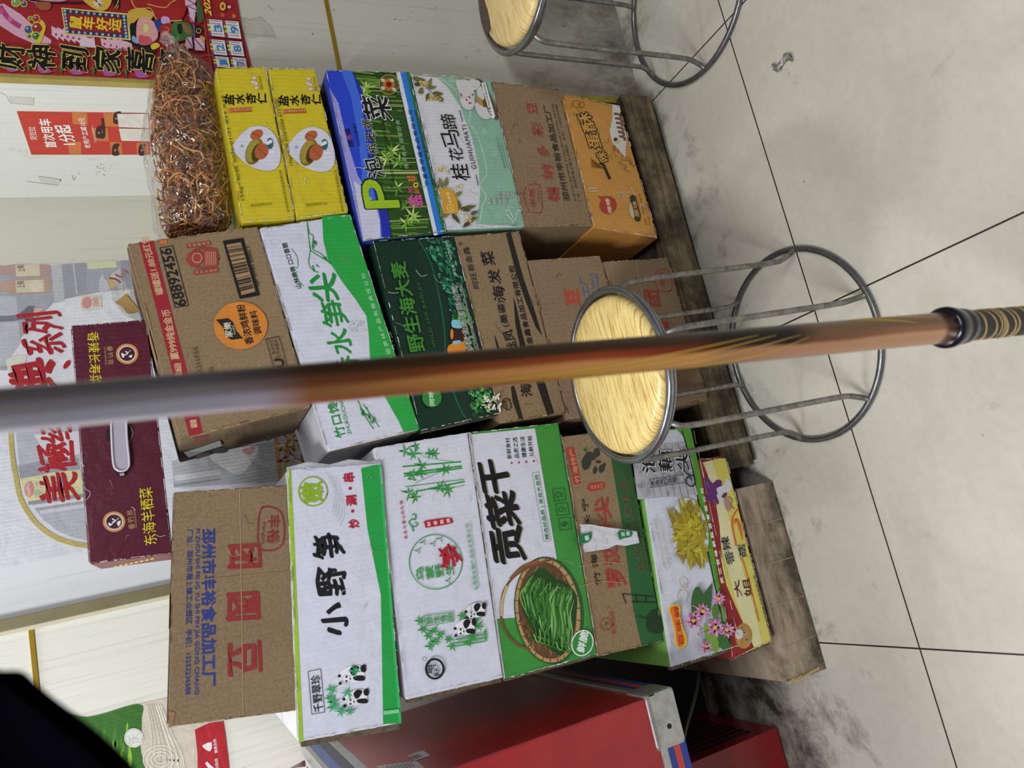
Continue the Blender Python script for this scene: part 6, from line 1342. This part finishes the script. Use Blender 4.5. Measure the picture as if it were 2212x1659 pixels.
mb = MB(); mb.box((fx - .082, fy0 - .005, fz0 - .043), (fx + .005, fy0 + .06, fz0 + .012), alu, .007); cb_ = mb.build('corner_bracket', fr_); mb = MB()
mb.tube([(fx - .05, fy0 - .0057, fz0 - .018), (fx - .05, fy0 - .004, fz0 - .018)], .0042, plain('bolt_hole', (16, 16, 16), .8), 12); mb.build('bolt_hole', cb_)
band('top_frame', fz1 - .035, fz1 - .02, alu, .004); band('stripe', fz1 - .02, fz1 - .004, plain('grey_band', (92, 92, 106), .5, nscale=40, namt=.3), .003); band('stripe', fz1 - .004, fz1 + .012, plain('pale_blue_band', (98, 118, 176), .45, nscale=30, namt=.25), .004); band('top_frame', fz1 + .012, fz1 + .02, alu, .005)
mb = MB(); mb.tube([(fx - .03, fy1 - .03, fz1 + .02), (fx - .03, fy1 - .03, fz1 + .045), (-1.1, fy1 - .03, fz1 + .045)], .006, alu, 10); mb.tube([(fx - .03, fy1 - .09, fz1 + .02), (fx - .035, fy1 - .09, fz1 + .03), (-1.1, fy1 - .09, fz1 + .03)], .007, alu, 10); mb.build('rail', fr_)
mb = MB(); I = Ink(mb, lambda x, y: onx(x, y, fx), (1, 0, 0), (600, 1480, 6.144)); I.poly([(1290, 1080), (1840, 1010), (1990, 1130), (1500, 1220)], (176, 172, 172)); I.poly([(1720, 940), (1930, 868), (2030, 940), (1810, 1012)], (176, 172, 172)); I.poly([(1755, 950), (1870, 915), (1915, 955), (1800, 998)], (120, 118, 118))
for k in range(8): I.stroke([(1440 + k * 45, 1080 - k * 6), (1500 + k * 45, 1130 - k * 6)], 10, (96, 90, 92), sm=False)
mb.build('rating_label', fr_)
lx, ly0 = -.517, 1.385
mb = MB(); mb.box((-1.2, ly0, .006), (lx, 1.63, .245), redm, .002); mbs = mb.build('machine_base', fr_)
mb = MB(); mb.box((-1.1, 1.63, .0), (fx - .02, 1.645, fz0 - .045), plain('dark_metal_and_shade', (30, 24, 24), .7)); mb.build('added_dark_panel', fr_)  # made-up dark sheet, added to turn the gap below the freezer black
mb = MB()
for k in range(9): mb.box((lx, ly0 + .03 + k * .024, .05), (lx + .002, ly0 + .04 + k * .024, .2), plain('vent_black', (20, 14, 14), .7))
mb.build('vent', mbs)
mb = MB(); mb.box((-1.15, 1.40, .245), (lx - .03, 1.6, fz0 - .04), plain('dark_metal_and_shade', (30, 24, 24), .7)); mb.build('support', fr_)
for x_ in (lx - .03, -1.15): mb = MB(); mb.tube([(x_, ly0 + .02, 0), (x_, ly0 + .02, .007)], .012, plain('rubber_foot', (24, 24, 24), .8), 12); mb.build('foot', fr_)

# power cable
mb = MB()
cp = [ony(1400 + a / 5.82, 1380 + b_ / 5.82, Y) for a, b_, Y in ((640, 250, 1.6), (640, 420, 1.58), (620, 620, 1.54), (560, 850, 1.5), (480, 1100, 1.45), (430, 1350, 1.42), (425, 1530, 1.41))]
pts = []
for i in range(len(cp) - 1):
    for s_ in range(5): pts.append(cp[i].lerp(cp[i + 1], s_ / 5))
pts.append(cp[-1])
for _ in range(3): pts = [pts[0]] + [(pts[i - 1] + pts[i] * 2 + pts[i + 1]) / 4 for i in range(1, len(pts) - 1)] + [pts[-1]]
mb.tube(pts, .0036, plain('grey_cable', (128, 120, 108), .6), 10)
tag(mb.build('power_cable', at=pts[0]), 'grey power cable hanging in the dark gap beside the red freezer', 'cable')

# foil scrap
b = bmesh.new(); bmesh.ops.create_grid(b, x_segments=12, y_segments=4, size=.5)
c0 = onz(1693, 135, 0)
for v in b.verts:
    x, y = v.co.x, v.co.y; s_ = Vector((.048 * x, .013 * y + .006 * math.sin(x * 7), .004 + .0035 * math.sin(x * 23 + y * 9) + .002 * math.sin(y * 31)))
    v.co = Matrix.Rotation(R_(-105), 3, 'Z') @ s_ + c0
mb = MB(); mb.bm(b, plain('crumpled_foil', (190, 188, 184), .22, .85, nscale=150, namt=.3, bmp=.8), True)
tag(mb.build('foil_scrap', at=c0), 'crumpled silver foil scrap lying on the floor tiles', 'litter')
